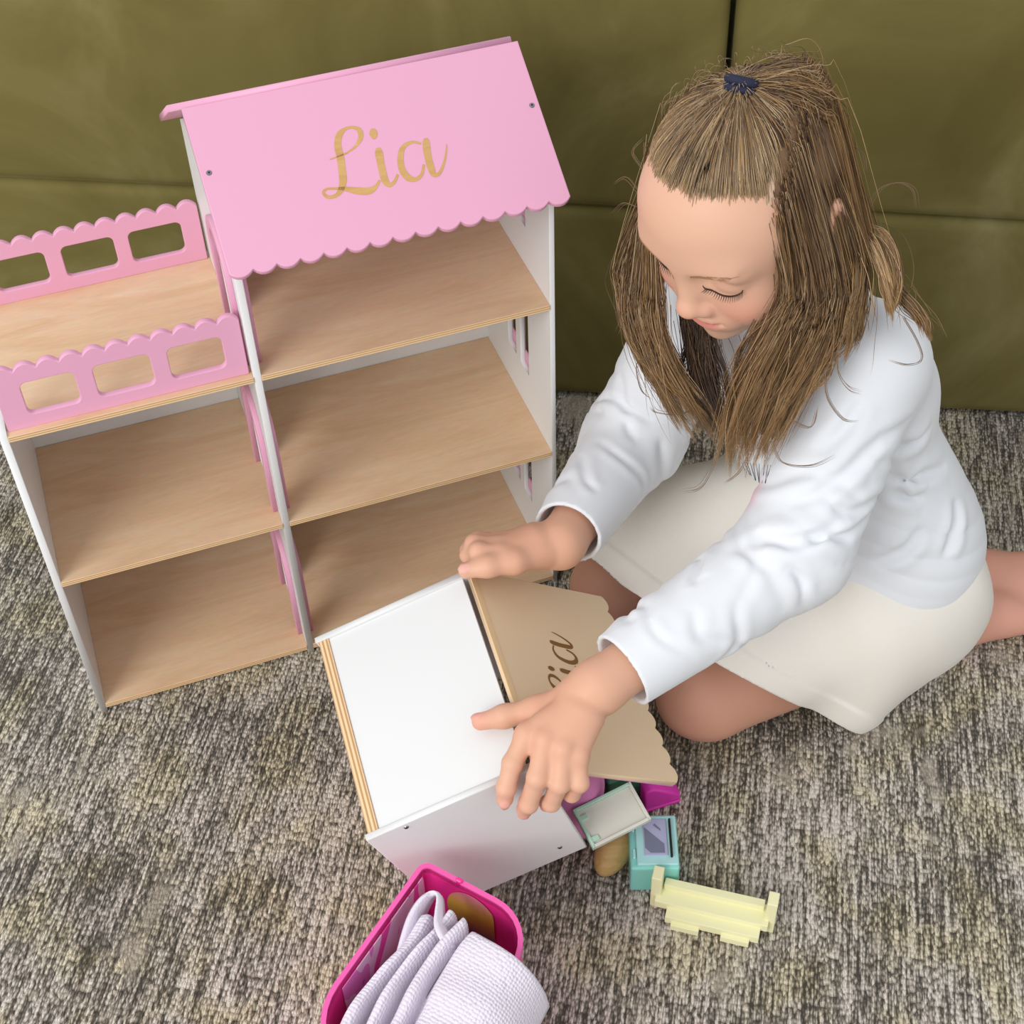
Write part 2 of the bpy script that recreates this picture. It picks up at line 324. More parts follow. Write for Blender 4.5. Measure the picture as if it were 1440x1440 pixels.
def screw(parent, M, r=0.0026):
    bm = bmesh.new(); bmesh.ops.create_cone(bm, cap_ends=True, segments=20, radius1=r, radius2=r * 0.75, depth=0.001); bm.transform(M)
    me = bpy.data.meshes.new('screw'); bm.to_mesh(me); bm.free(); s = link('screw', me, M_screw, parent)
    bm = bmesh.new()
    for a in (0, 90):
        q = bmesh.ops.create_cube(bm, size=1); 
        bmesh.ops.transform(bm, matrix=Matrix.Rotation(math.radians(a + 20), 4, 'Z') @ Matrix.Diagonal((r * 0.95, r * 0.22, 0.0004, 1)), verts=q['verts'])
    bm.transform(M @ Matrix.Translation((0, 0, 0.00055))); me = bpy.data.meshes.new('slot'); bm.to_mesh(me); bm.free(); link('slot', me, M_dark, s)
for a, s in ((0.0073, 0.0608), (0.2883, 0.0618)): screw(dh, RM @ Matrix.Translation((a, -s, 0.0003)))
# cut lettering in bare wood
STROKES = {
 'letter_l': [[(170,465,10),(230,445,14),(330,405,18),(420,340,26),(475,260,50),(475,180,55),(420,140,34),(340,148,32),(270,210,68),(250,320,76),(275,440,80),(290,560,80),(300,680,80),(280,770,62),(230,830,42),(150,845,36),(105,800,30),(140,765,24),(230,760,26),(330,765,50),(450,785,76),(560,785,76),(630,740,42),(665,680,25)]],
 'letter_i': [[(655,348,44),(662,400,84),(675,480,80),(692,570,78),(720,680,76),(760,725,52),(810,700,36),(850,620,28)], [(606,150,30),(606,165,62),(608,190,86),(612,215,82),(614,240,60),(614,256,26)]],
 'letter_a': [[(1090,305,20),(1000,290,30),(910,340,52),(880,440,66),(890,560,72),(950,650,72),(1030,670,46),(1090,620,36),(1115,520,26)], [(1140,250,40),(1142,290,76),(1147,370,82),(1162,460,76),(1188,560,76),(1215,620,56),(1270,610,36),(1320,500,26),(1345,380,18),(1350,310,6)]]}
AF = np.linalg.solve(np.array([[176.0, -95.0], [18.0, -105.0]]), np.array([[0.1192, -0.0351], [0.0288, -0.0625]])).T
def roofxy(p): return np.array([0.0889, 0.1073]) + AF @ (np.array([440 + p[0] / 7.2, 160 + p[1] / 7.2]) - np.array([452.0, 285.0]))
def letters(parent, fmap, M, mat, h):
    for nm, strokes in STROKES.items():
        V, Fc = [], []
        for k, st in enumerate(strokes):
            A = catmull(np.array(st, float), 8 * len(st)); A[:, 2] = np.maximum(A[:, 2], 5)
            T = np.gradient(A[:, :2], axis=0); T /= np.linalg.norm(T, axis=1)[:, None]; Nn = np.stack([-T[:, 1], T[:, 0]], 1)
            b0 = len(V)
            for p, n in zip(A, Nn):
                for s in (-0.46, 0.46):
                    q = fmap(p[:2] + n * p[2] * s); V.append((q[0], -q[1], h + 0.00004 * k)); V.append((q[0], -q[1], h - 0.0006))
            for i in range(len(A) - 1):
                q = b0 + 4 * i; Fc += [(q, q + 4, q + 6, q + 2), (q, q + 1, q + 5, q + 4), (q + 2, q + 6, q + 7, q + 3)]
        o = mesh(nm, [M @ Vector(v) for v in V], Fc, mat, parent)
letters(dh, roofxy, RM, M_letter, 0.0003)

# ------------------------------------------------------------------ small house held by the girl
SR = np.array([[0.9225, 0.254, 0.2908], [0.2083, -0.9615, 0.1792], [0.3251, -0.1047, -0.9399]]); SO = np.array([-0.1825, 0.8623, 0.2135])
SU, SV, SD, SUF, SRA, SRB = 0.1521, 0.2075, 0.1827, 0.1439, 0.095, 0.1352
def SW(u, v, w): return SR @ np.array([u, v, w]) + SO
sm = Matrix([list(SR[i]) + [SO[i]] for i in range(3)] + [[0, 0, 0, 1]])
sm = sm @ Matrix.Identity(4)
sh = empty('small_dollhouse', mat=sm)
tag(sh, 'small white toy house tipped over in the girl\'s hands with tan lettered roof', 'dollhouse')
M_tan = paint('tan_roof_board', srgb(234, 207, 172), 0.5, 0.3, var=0.05)
M_burn = paint('burnt_letters', srgb(136, 100, 58), 0.8, 0.1)
M_edge_u = ply_edge_mat('plywood_edge_across', 0.0096, 0)
M_edge_v = paint('pale_cut_edge', srgb(232, 200, 154), 0.6, 0.3)
for v0, v1 in ((0.0, 0.006), (SV - 0.006, SV)):
    plate('side_wall', [[(0.0, 0.0), (SU, 0.0), (SUF, SD), (0.0, SD)]], v1 - v0, M_white, sh, Matrix(((1, 0, 0, 0), (0, 0, -1, (v0 + v1) / 2), (0, 1, 0, 0), (0, 0, 0, 1))), 0.0008)
box('back_wall', 0.012, SU - 0.007, 0.006, SV - 0.006, 0.0025, 0.007, M_white, sh, 0.0005)
o = box('floor_board', -0.0048, 0.0048, 0.006, SV - 0.006, 0.001, SD - 0.004, [M_ply, M_edge_u], sh, 0.0003, 1, (0,)); o.location = (0.0072, 0, 0)
box('shelf_board', 0.075, 0.081, 0.006, SV - 0.006, 0.0075, SD - 0.01, M_ply, sh, 0.0003, 1)
# roof board hinged on the upper edge, scalloped at its eave
SL = math.hypot(SRA, SRB)
SRM = frame_mat((SU + 0.001, SV, 0.001), (0, -1, 0), (-SRA, 0, -SRB))        # local x from near to far side, local -y down the slope, z out of the roof
rim2 = [(0.0, 0.0)] + scallop(0.0, SV, -(SL - 0.0045), 11, -1, 0.0045) + [(SV, 0.0)]
plate('roof_board', [rim2[::-1]], 0.005, M_tan, sh, SRM @ Matrix.Translation((0, 0, -0.0026)), 0.0006)
rim3 = [(0.002, -0.012)] + rim2[1:-1] + [(SV - 0.002, -0.012)]
plate('roof_lining', [rim3[::-1]], 0.0022, M_pink, sh, SRM @ Matrix.Translation((0, 0, -0.0063)), 0.0004)
box('roof_edge', 0.0, SV, -0.0045, 0.0012, -0.0006, 0.0006, [M_edge_v], sh, 0.0002, 1, None, SRM)
d0 = roofxy((606, 200))
def small_map(p):
    q = roofxy(p); v = 0.1009 - 0.75 * (q[0] - d0[0]); s = 0.0575 + 0.75 * (q[1] - d0[1]); return np.array([SV - v, s])
letters(sh, small_map, SRM, M_burn, 0.00025)
for u, w in ((0.034, 0.006), (0.124, 0.160)):
    screw(sh, Matrix(((1, 0, 0, u), (0, 0, 1, SV + 0.0003), (0, -1, 0, w), (0, 0, 0, 1))), 0.0024)
# ------------------------------------------------------------------ signed distance modelling for the girl and soft things
class Field:
    def __init__(self): self.p = []
    def add(self, fn, c, R, k=0.01, op='u'): self.p.append((fn, np.asarray(c, float), R, k, op)); return self
    def cone(self, a, b, ra, rb, k=0.01, op='u'):
        a = np.asarray(a, float); b = np.asarray(b, float); ab = b - a; L2 = ab @ ab + 1e-12
        def fn(P):
            t = np.clip((P - a) @ ab / L2, 0, 1); return np.linalg.norm(P - a - t[:, None] * ab, axis=1) - (ra + (rb - ra) * t)
        return self.add(fn, (a + b) / 2, math.sqrt(L2) / 2 + max(ra, rb), k, op)
    def ball(self, c, r, k=0.01, op='u'): return self.cone(c, np.asarray(c) + 1e-6, r, r, k, op)
    def ell(self, c, R, r, k=0.01, op='u'):      # ellipsoid, R columns are its axes
        c = np.asarray(c, float); r = np.asarray(r, float)
        def fn(P):
            q = (P - c) @ R; k0 = np.linalg.norm(q / r, axis=1); k1 = np.linalg.norm(q / (r * r), axis=1) + 1e-9; return k0 * (k0 - 1) / k1
        return self.add(fn, c, r.max(), k, op)
    def ev(self, P):
        P = np.asarray(P, float); d = np.full(len(P), 0.05); a_, b_ = P.min(0), P.max(0); pc = (a_ + b_) / 2; pr = float(np.linalg.norm(b_ - a_)) / 2
        for fn, c, R, k, op in self.p:
            if ((c - pc) ** 2).sum() > (R + k + 0.03 + pr) ** 2: continue
            m = ((P - c) ** 2).sum(1) < (R + k + 0.03) ** 2
            if not m.any(): continue
            e = fn(P[m]); x = d[m]
            if op == 'u':
                h = np.maximum(k - np.abs(x - e), 0) / k if k > 0 else 0; d[m] = np.minimum(x, e) - h * h * k * 0.25
            elif op == 's':
                e = -e; h = np.maximum(k - np.abs(x - e), 0) / k; d[m] = np.maximum(x, e) + h * h * k * 0.25
            elif op == 'i':
                d[m] = np.maximum(x, e)
            elif op == 'd': d[m] = x + e
        return d
def surface(ev, lo, hi, h, nb=8):
    lo = np.asarray(lo, float); B = nb * h; n = np.ceil((np.asarray(hi) - lo) / B).astype(int)
    g = np.stack(np.meshgrid(*[np.arange(q) for q in n], indexing='ij'), -1).reshape(-1, 3)
    cen = lo + (g + 0.5) * B; dc = np.concatenate([ev(c) for c in np.array_split(cen, max(1, len(cen) // 4000))])
    g = g[np.abs(dc) < B * 1.12]
    off = np.stack(np.meshgrid(*[np.arange(nb + 1)] * 3, indexing='ij'), -1).reshape(-1, 3)
    NX, NY, NZ = (n * nb + 2); cells, verts, edges = [], [], []
    for gg in np.array_split(g, max(1, len(g) // 24)):
        I = gg[:, None, :] * nb + off[None]; P = lo + I * h
        D = ev(P.reshape(-1, 3)).reshape(-1, nb + 1, nb + 1, nb + 1); S = D < 0
        c8 = [(a, b, c) for a in (0, 1) for b in (0, 1) for c in (0, 1)]
        sl = lambda A, o: A[:, o[0]:o[0] + nb, o[1]:o[1] + nb, o[2]:o[2] + nb]
        cnt = sum(sl(S, o).astype(np.int8) for o in c8); act = (cnt > 0) & (cnt < 8)
        b, i, j, k = np.nonzero(act)
        if len(b) == 0: continue
        d8 = {o: D[b, i + o[0], j + o[1], k + o[2]] for o in c8}
        acc = np.zeros((len(b), 3)); num = np.zeros(len(b))
        for o in c8:
            for ax in range(3):
                if o[ax]: continue
                q = list(o); q[ax] = 1; q = tuple(q); a0, a1 = d8[o], d8[q]; m = (a0 < 0) != (a1 < 0)
                t = np.where(m, a0 / np.where(m, a0 - a1, 1), 0); pt = np.tile(np.array(o, float), (len(b), 1)); pt[:, ax] += t
                acc[m] += pt[m]; num[m] += 1
        base = gg[b] * nb + np.stack([i, j, k], 1)
        cells.append(base); verts.append(lo + (base + acc / num[:, None]) * h)
        edges.append(np.stack([np.where((d8[(0, 0, 0)] < 0) != (d8[e] < 0), np.where(d8[(0, 0, 0)] < 0, 1, -1), 0) for e in ((1, 0, 0), (0, 1, 0), (0, 0, 1))], 1))
    cells = np.concatenate(cells); verts = np.concatenate(verts); edges = np.concatenate(edges)
    key = lambda c: (c[:, 0].astype(np.int64) * NY + c[:, 1]) * NZ + c[:, 2]
    kk = key(cells); order = np.argsort(kk); ks = kk[order]; faces = []
    def find(c):
        q = key(c); p = np.minimum(np.searchsorted(ks, q), len(ks) - 1); return np.where(ks[p] == q, order[p], -1)
    for ax in range(3):
        u, v = (ax + 1) % 3, (ax + 2) % 3; m = edges[:, ax] != 0; c = cells[m]; s = edges[m, ax]
        du = np.zeros(3, int); du[u] = 1; dv = np.zeros(3, int); dv[v] = 1
        q = np.stack([find(c), find(c - du), find(c - du - dv), find(c - dv)], 1); ok = (q >= 0).all(1); q, s = q[ok], s[ok]
        q[s < 0] = q[s < 0][:, ::-1]; faces.append(q)
    faces = np.concatenate(faces)
    e = h * 0.5; ce = lambda Q: np.concatenate([ev(q) for q in np.array_split(Q, max(1, len(Q) // 3000))])
    gr = np.stack([ce(verts + np.eye(3)[a] * e) - ce(verts - np.eye(3)[a] * e) for a in range(3)], 1) / (2 * e)
    d = ce(verts); verts = verts - gr * np.clip(d / np.maximum((gr ** 2).sum(1), 0.2), -h, h)[:, None]
    return verts, faces
def np_mesh(name, V, Fq, mats, parent):
    me = bpy.data.meshes.new(name); nf = len(Fq); w = Fq.shape[1]
    me.vertices.add(len(V)); me.vertices.foreach_set('co', np.asarray(V, np.float32).ravel()); me.loops.add(nf * w); me.loops.foreach_set('vertex_index', np.asarray(Fq, np.int32).ravel())
    me.polygons.add(nf); me.polygons.foreach_set('loop_start', np.arange(0, nf * w, w, dtype=np.int32)); me.polygons.foreach_set('loop_total', np.full(nf, w, np.int32))
    me.update(calc_edges=True); me.validate(); me.polygons.foreach_set('use_smooth', np.ones(len(me.polygons), bool))
    return link(name, me, mats, parent)
def march(ev, O, D, t0=0.0, t1=0.5):             # first hits of many rays with a field; rows of nan where a ray misses
    O = np.atleast_2d(np.asarray(O, float)); D = np.atleast_2d(np.asarray(D, float)); O, D = np.broadcast_arrays(O, D); D = D / np.linalg.norm(D, axis=1)[:, None]
    t = np.full(len(O), float(t0)); live = np.ones(len(O), bool); hit = np.zeros(len(O), bool)
    for _ in range(160):
        i = np.nonzero(live)[0]
        if len(i) == 0: break
        s = ev(O[i] + D[i] * t[i][:, None]); h = s < 0.0002; hit[i[h]] = True; live[i[h]] = False; j = i[~h]; t[j] += np.maximum(s[~h] * 0.7, 0.0003); live[j[t[j] > t1]] = False
    P = O + D * t[:, None]; P[~hit] = np.nan; return P

# ------------------------------------------------------------------ the girl
girl = empty('person', (0.33, 1.02, 0.0))
tag(girl, 'kneeling girl with long brown hair, white top and skirt, lifting the small house', 'person')
g_off = np.array([0.33, 1.02, 0.0])
HC = np.array([0.197, 1.006, 0.561])
HL = np.array([0.671, -0.739, 0.062]); HF = np.array([-0.664, -0.636, -0.393]); HUp = np.array([-0.33, -0.222, 0.917])
HF /= np.linalg.norm(HF); HL -= HF * (HL @ HF); HL /= np.linalg.norm(HL); HUp = np.cross(HF, HL); HUp *= np.sign(HUp[2])
HR = np.stack([HL, HF, HUp], 1)
def hp(l, f, u): return HC + HR @ np.array([l, f, u], float)
def hrot(rx=0.0, rz=0.0):         # head axes turned a little about left axis / up axis
    a = np.array([[1, 0, 0], [0, math.cos(rx), -math.sin(rx)], [0, math.sin(rx), math.cos(rx)]]); b = np.array([[math.cos(rz), -math.sin(rz), 0], [math.sin(rz), math.cos(rz), 0], [0, 0, 1]])
    return HR @ (b @ a)
LSH, RSH = np.array([0.305, 0.968, 0.420]), np.array([0.182, 1.118, 0.365])
LEL, REL = np.array([0.240, 0.862, 0.305]), np.array([0.122, 1.072, 0.245])
LWR, RWR = np.array([0.064, 0.745, 0.277]), np.array([0.042, 0.917, 0.266])
NECK = np.array([0.262, 1.052, 0.432])
B = Field()
# torso under the clothes
B.cone(LSH, RSH, 0.032, 0.032, 0.03); B.cone((0.30, 1.01, 0.36), (0.24, 1.10, 0.34), 0.055, 0.055, 0.05); B.cone((0.345, 1.02, 0.25), (0.32, 1.09, 0.25), 0.055, 0.055, 0.05); B.cone((0.370, 0.998, 0.135), (0.335, 1.100, 0.14), 0.066, 0.066, 0.05)
# head
B.ell(hp(0, -0.012, 0.025), HR, (0.0695, 0.0855, 0.0740), 0.01)
B.ell(hp(0, 0.030, 0.030), HR, (0.060, 0.049, 0.050), 0.03)
B.ell(hp(0, 0.024, -0.028), HR, (0.055, 0.052, 0.066), 0.03)
B.ell(hp(0, 0.055, -0.078), HR, (0.022, 0.018, 0.016), 0.025)
B.ball(hp(0, 0.0655, -0.085), 0.0105, 0.014)
for s in (-1, 1):
    B.ball(hp(s * 0.033, 0.047, -0.040), 0.0245, 0.022)
    B.ell(hp(s * 0.024, 0.066, 0.016), HR, (0.020, 0.008, 0.008), 0.022)       # brow
    B.ell(hp(s * 0.0305, 0.083, 0.000), HR, (0.019, 0.012, 0.0125), 0.010, 's')  # socket
    B.ell(hp(s * 0.031, 0.0585, -0.003), HR, (0.0165, 0.0150, 0.0135), 0.004)    # closed lid over the eyeball
    B.ell(hp(s * 0.031, 0.0760, -0.0125), HR, (0.017, 0.0022, 0.0016), 0.003, 's')  # lash crease
B.cone(hp(0, 0.073, 0.006), hp(0, 0.0845, -0.029), 0.0072, 0.0090, 0.012)
B.ell(hp(0, 0.0875, -0.0325), HR, (0.0105, 0.0095, 0.0085), 0.006)
for s in (-1, 1):
    B.ball(hp(s * 0.0105, 0.0805, -0.0365), 0.0068, 0.006); B.ball(hp(s * 0.0055, 0.0855, -0.0425), 0.0026, 0.003, 's')
B.ell(hp(0, 0.068, -0.057), HR, (0.026, 0.013, 0.016), 0.014)                # muzzle
B.ell(hp(0, 0.0790, -0.0545), HR, (0.0150, 0.0050, 0.0036), 0.005)
B.ell(hp(0, 0.0770, -0.0635), HR, (0.0140, 0.0052, 0.0042), 0.005)
for s in (-1, 1):
    B.cone(hp(0, 0.0845, -0.0588), hp(s * 0.0200, 0.0775, -0.0560), 0.0012, 0.0008, 0.004, 's')
    # ear
    er = hrot(0.15, -s * 0.35)
    B.cone(hp(s * 0.066, -0.008, -0.008), hp(s * 0.075, -0.014, -0.006), 0.010, 0.006, 0.008); B.ell(hp(s * 0.0790, -0.016, -0.004), er, (0.0062, 0.0165, 0.0270), 0.006); B.ell(hp(s * 0.0855, -0.013, 0.000), er, (0.0050, 0.0095, 0.0165), 0.005, 's')
B.cone(hp(0, -0.022, -0.050), NECK + np.array([0.004, 0.002, -0.01]), 0.038, 0.040, 0.03)
# arms
def bone(a, b, ra, rb, k=0.012): B.cone(a, b, ra, rb, k)
bone(LSH, LEL, 0.034, 0.030); bone(LEL, LWR, 0.031, 0.0215); bone(RSH, REL, 0.034, 0.030); bone(REL, RWR, 0.031, 0.0215)
NAILS = []
def finger(pts, r0, r1, k=0.002, nail=None):
    n = len(pts) - 1
    for i in range(n):
        a = r0 + (r1 - r0) * i / n; b = r0 + (r1 - r0) * (i + 1) / n; B.cone(pts[i], pts[i + 1], a, b, k if i else 0.006)
        if 0 < i < n: B.ball(pts[i], a * 1.01, 0.003)
    if nail is not None:
        p = np.asarray(pts[-1], float); q = np.asarray(pts[-2], float); d = (p - q) / np.linalg.norm(p - q); nn = np.asarray(nail, float); nn = nn - d * (nn @ d); nn /= np.linalg.norm(nn)
        c = p + nn * r1 * 0.80 + d * r1 * 0.15; ax = np.cross(d, nn); R = np.stack([d, ax, nn], 1); NAILS.append((c, R, r1))
        B.ell(c, R, (r1 * 0.78, r1 * 0.62, r1 * 0.30), 0.0012)
# near hand, spread over the roof joint: back of the hand up, thumb on the white wall, fingers down the side wall
LM = [np.array(p) for p in ((0.0050, 0.7105, 0.2640), (0.0195, 0.7025, 0.2670), (0.0335, 0.6955, 0.2650), (0.0450, 0.6930, 0.2590))]
B.cone(LWR, (0.048, 0.738, 0.272), 0.0215, 0.0195, 0.012)
for q, r in zip(LM, (0.0096, 0.0098, 0.0094, 0.0086)): B.cone(0.35 * LM[1] + 0.15 * LM[2] + 0.5 * (LWR + (q - LM[1]) * 0.7), q, 0.0150, r, 0.006)
for q in LM: B.ball(q + np.array([0, -0.001, 0.001]), 0.0088, 0.002)
up_ = np.array([-0.1, -0.55, 0.8])
finger([LM[0], (-0.0075, 0.6925, 0.2505), (-0.0135, 0.6795, 0.2355), (-0.0150, 0.6765, 0.2245)], 0.0088, 0.0070, nail=(0.0, -1, 0.3))
finger([LM[1], (0.0120, 0.6790, 0.2490), (0.0040, 0.6740, 0.2200), (0.0005, 0.6795, 0.2030)], 0.0090, 0.0070, nail=(0.0, -1, 0.2))
finger([LM[2], (0.0295, 0.6750, 0.2450), (0.0225, 0.6755, 0.2180), (0.0190, 0.6845, 0.2040)], 0.0086, 0.0066, nail=(0.0, -1, 0.2))
finger([LM[3], (0.0455, 0.6770, 0.2420), (0.0395, 0.6805, 0.2220), (0.0365, 0.6885, 0.2130)], 0.0078, 0.0060)
finger([(0.046, 0.744, 0.270), (0.0140, 0.7375, 0.2610), (-0.0130, 0.7365, 0.2545), (-0.0330, 0.7375, 0.2470)], 0.0115, 0.0072, 0.008, nail=(0, 0.3, 1))
# far hand, closed on the far upper corner
RM_ = [np.array(p) for p in ((-0.0080, 0.8930, 0.2800), (-0.0115, 0.9060, 0.2765), (-0.0100, 0.9185, 0.2690), (-0.0060, 0.9290, 0.2590))]
B.cone(RWR, (0.026, 0.912, 0.268), 0.0210, 0.0185, 0.012)
for q, r in zip(RM_, (0.0098, 0.0100, 0.0095, 0.0085)): B.cone(0.5 * RWR + 0.5 * q, q, 0.0155, r, 0.010)
finger([RM_[0], (-0.0310, 0.8960, 0.2830), (-0.0400, 0.9050, 0.2690), (-0.0340, 0.9090, 0.2560)], 0.0088, 0.0070)
finger([RM_[1], (-0.0345, 0.9090, 0.2790), (-0.0400, 0.9170, 0.2620), (-0.0320, 0.9180, 0.2500)], 0.0090, 0.0070)
finger([RM_[2], (-0.0310, 0.9220, 0.2690), (-0.0340, 0.9280, 0.2530), (-0.0250, 0.9260, 0.2430)], 0.0086, 0.0066)
finger([RM_[3], (-0.0230, 0.9330, 0.2570), (-0.0250, 0.9370, 0.2430), (-0.0170, 0.9330, 0.2350)], 0.0078, 0.0060)
finger([(0.026, 0.901, 0.272), (0.0000, 0.8850, 0.2790), (-0.0230, 0.8795, 0.2810), (-0.0420, 0.8785, 0.2780)], 0.0112, 0.0074, 0.008, nail=(0, -0.4, 1))
# legs and feet
bone((0.368, 0.990, 0.112), (0.190, 0.908, 0.056), 0.062, 0.044); B.ball((0.178, 0.903, 0.050), 0.041, 0.02); bone((0.192, 0.905, 0.045), (0.445, 0.995, 0.032), 0.041, 0.026)
bone((0.335, 1.100, 0.116), (0.112, 1.045, 0.066), 0.062, 0.044); B.ball((0.100, 1.040, 0.060), 0.041, 0.02); bone((0.112, 1.042, 0.048), (0.425, 1.075, 0.034), 0.041, 0.026)
def foot(an, he, ba, to, side):
    an, he, ba, to, side = [np.asarray(q, float) for q in (an, he, ba, to, side)]
    B.ball(he, 0.024, 0.02); B.cone(an, 0.6 * he + 0.4 * ba, 0.025, 0.023, 0.02); B.cone(he, ba + side * 0.012, 0.021, 0.017, 0.018); B.cone(he, ba - side * 0.014, 0.021, 0.016, 0.018)
    for i in range(5): B.cone(ba + side * (0.020 - 0.011 * i), to + side * (0.022 - 0.0115 * i) - (to - ba) * (0.10 * i), 0.0095 - 0.0008 * i, 0.0078 - 0.0007 * i, 0.005)
foot((0.448, 0.997, 0.032), (0.468, 1.006, 0.036), (0.565, 1.020, 0.022), (0.610, 1.030, 0.014), (0.20, -0.97, 0.05))
foot((0.428, 1.074, 0.034), (0.470, 1.062, 0.040), (0.552, 1.050, 0.044), (0.595, 1.046, 0.040), (0.15, 0.95, 0.15))
BV, BF = surface(B.ev, (-0.075, 0.60, 0.0), (0.68, 1.22, 0.70), 0.0020)
skin = np.array(srgb(222, 176, 150)[:3]); cols = np.tile(skin, (len(BV), 1))
def blend(mask, c, amt):
    global cols
    w = (mask * amt)[:, None]; cols = cols * (1 - w) + np.array(c) * w
H_ = (BV - HC) @ HR                 # head coordinates of every body vertex
nearhead = (np.abs(H_[:, 0]) < 0.09) & (H_[:, 1] > -0.12) & (np.abs(H_[:, 2]) < 0.13)
gs = lambda c, s: np.exp(-(((H_ - np.array(c)) / np.array(s)) ** 2).sum(1)) * nearhead
for s in (-1, 1): blend(gs((s * 0.040, 0.062, -0.036), (0.020, 0.03, 0.018)), srgb(226, 148, 130)[:3], 0.55)
blend(gs((0, 0.095, -0.034), (0.012, 0.02, 0.010)), srgb(224, 150, 128)[:3], 0.35)
lipz = H_[:, 2] + 0.0588 - 0.8 * 0.0033 * (H_[:, 0] / 0.0205) ** 2
lip = np.clip(1 - (np.abs(H_[:, 0]) / 0.0185) ** 4, 0, 1) * np.clip(1 - np.abs(lipz) / 0.0068, 0, 1) ** 0.6 * ((H_[:, 1] > 0.06) & nearhead)
blend(np.clip(lip * 1.5, 0, 1), srgb(208, 122, 116)[:3], 0.85)
for s in (-1, 1): blend(gs((s * 0.074, -0.010, -0.006), (0.012, 0.018, 0.026)), srgb(218, 140, 118)[:3], 0.6)
for s in (-1, 1): blend(gs((s * 0.031, 0.072, 0.004), (0.016, 0.02, 0.006)), srgb(206, 150, 128)[:3], 0.35)
arm = np.exp(-(((BV - np.array([0.03, 0.73, 0.26])) / 0.06) ** 2).sum(1)) + np.exp(-(((BV - np.array([0.01, 0.91, 0.27])) / 0.06) ** 2).sum(1))
blend(np.clip(arm, 0, 1), srgb(216, 160, 132)[:3], 0.8)
for q in LM + RM_: blend(np.exp(-((BV - q) ** 2).sum(1) / 0.008 ** 2), srgb(222, 156, 136)[:3], 0.35)
for c, R, r in NAILS:
    q = (BV - c) @ R / np.array([r * 0.78, r * 0.62, r * 0.55]); blend(((q ** 2).sum(1) < 1).astype(float), srgb(232, 176, 164)[:3], 0.85)
blend(np.exp(-((BV - np.array([0.035, 0.735, 0.25])) ** 2).sum(1) / 1e-9) , skin, 0.0)
for tipp in ((-0.012, 0.677, 0.225), (0.002, 0.680, 0.203), (0.019, 0.685, 0.204), (-0.033, 0.7375, 0.247)): blend(np.exp(-((BV - np.array(tipp)) ** 2).sum(1) / 0.012 ** 2), srgb(226, 146, 132)[:3], 0.5)
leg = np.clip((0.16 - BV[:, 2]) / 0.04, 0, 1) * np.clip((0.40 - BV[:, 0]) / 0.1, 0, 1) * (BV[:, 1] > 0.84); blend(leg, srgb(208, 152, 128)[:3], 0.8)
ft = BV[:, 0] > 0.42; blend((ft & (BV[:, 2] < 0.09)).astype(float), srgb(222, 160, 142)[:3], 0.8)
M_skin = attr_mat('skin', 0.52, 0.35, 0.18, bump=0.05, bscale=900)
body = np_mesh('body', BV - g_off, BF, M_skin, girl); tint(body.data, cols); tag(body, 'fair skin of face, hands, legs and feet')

# eyelashes and brows, lying on the face
M_lash = paint('lash_hair', srgb(66, 48, 38), 0.6, 0.2); M_brow = paint('brow_hair', srgb(168, 132, 98), 0.7, 0.2)
def on_face(L, lift):                     # head (left, up) coordinates laid on the face
    L = np.asarray(L, float); P = march(B.ev, HC + (np.stack([L[:, 0], np.full(len(L), 0.14), L[:, 1]], 1) @ HR.T), -HF, 0, 0.12); return P + HF * lift
for nm, mt in (('eyelashes', M_lash), ('eyebrow', M_brow)):
    for s in (-1, 1):
        paths, rad = [], []; lid = lambda a: (s * (0.031 + 0.0160 * math.cos(a)), -0.0045 - 0.0095 * math.sin(a))
        if nm == 'eyelashes':
            paths.append(catmull(on_face([lid(a) for a in np.linspace(0.12, math.pi - 0.12, 15)], 0.0004), 40)); rad.append(0.0006 * np.sin(np.linspace(0.15, math.pi - 0.15, 40)) + 0.0002)
            an = np.linspace(0.35, math.pi - 0.5, 20)
            for a, q in zip(an, on_face([lid(a) for a in an], 0.0003)):
                d = HL * s * math.cos(a) * 0.0030 - HUp * 0.0042 * math.sin(a) + HF * 0.0042
                paths.append(np.array([q, q + d * 0.55 - HUp * 0.0006, q + d])); rad.append([0.0003, 0.00022, 0.00006])
        else:
            tt = [random.random() for _ in range(60)]; A1 = [(s * (0.013 + 0.034 * t), 0.0125 + 0.0085 * math.sin(t * 2.3) - 0.002 * t + random.uniform(-0.0022, 0.0022)) for t in tt]
            A2 = [(l + s * 0.005, u + 0.0014 * (0.6 - t)) for (l, u), t in zip(A1, tt)]
            for q, q2 in zip(on_face(A1, 0.0001), on_face(A2, 0.0002)): paths.append(np.array([q, (q + q2) / 2 + HF * 0.0002, q2])); rad.append([0.00018, 0.00016, 0.00005])
        V, Fc = tube_mesh(paths, rad, 4); tag(mesh(nm, np.array(V) - g_off, Fc, mt, girl, True), kind='stuff')

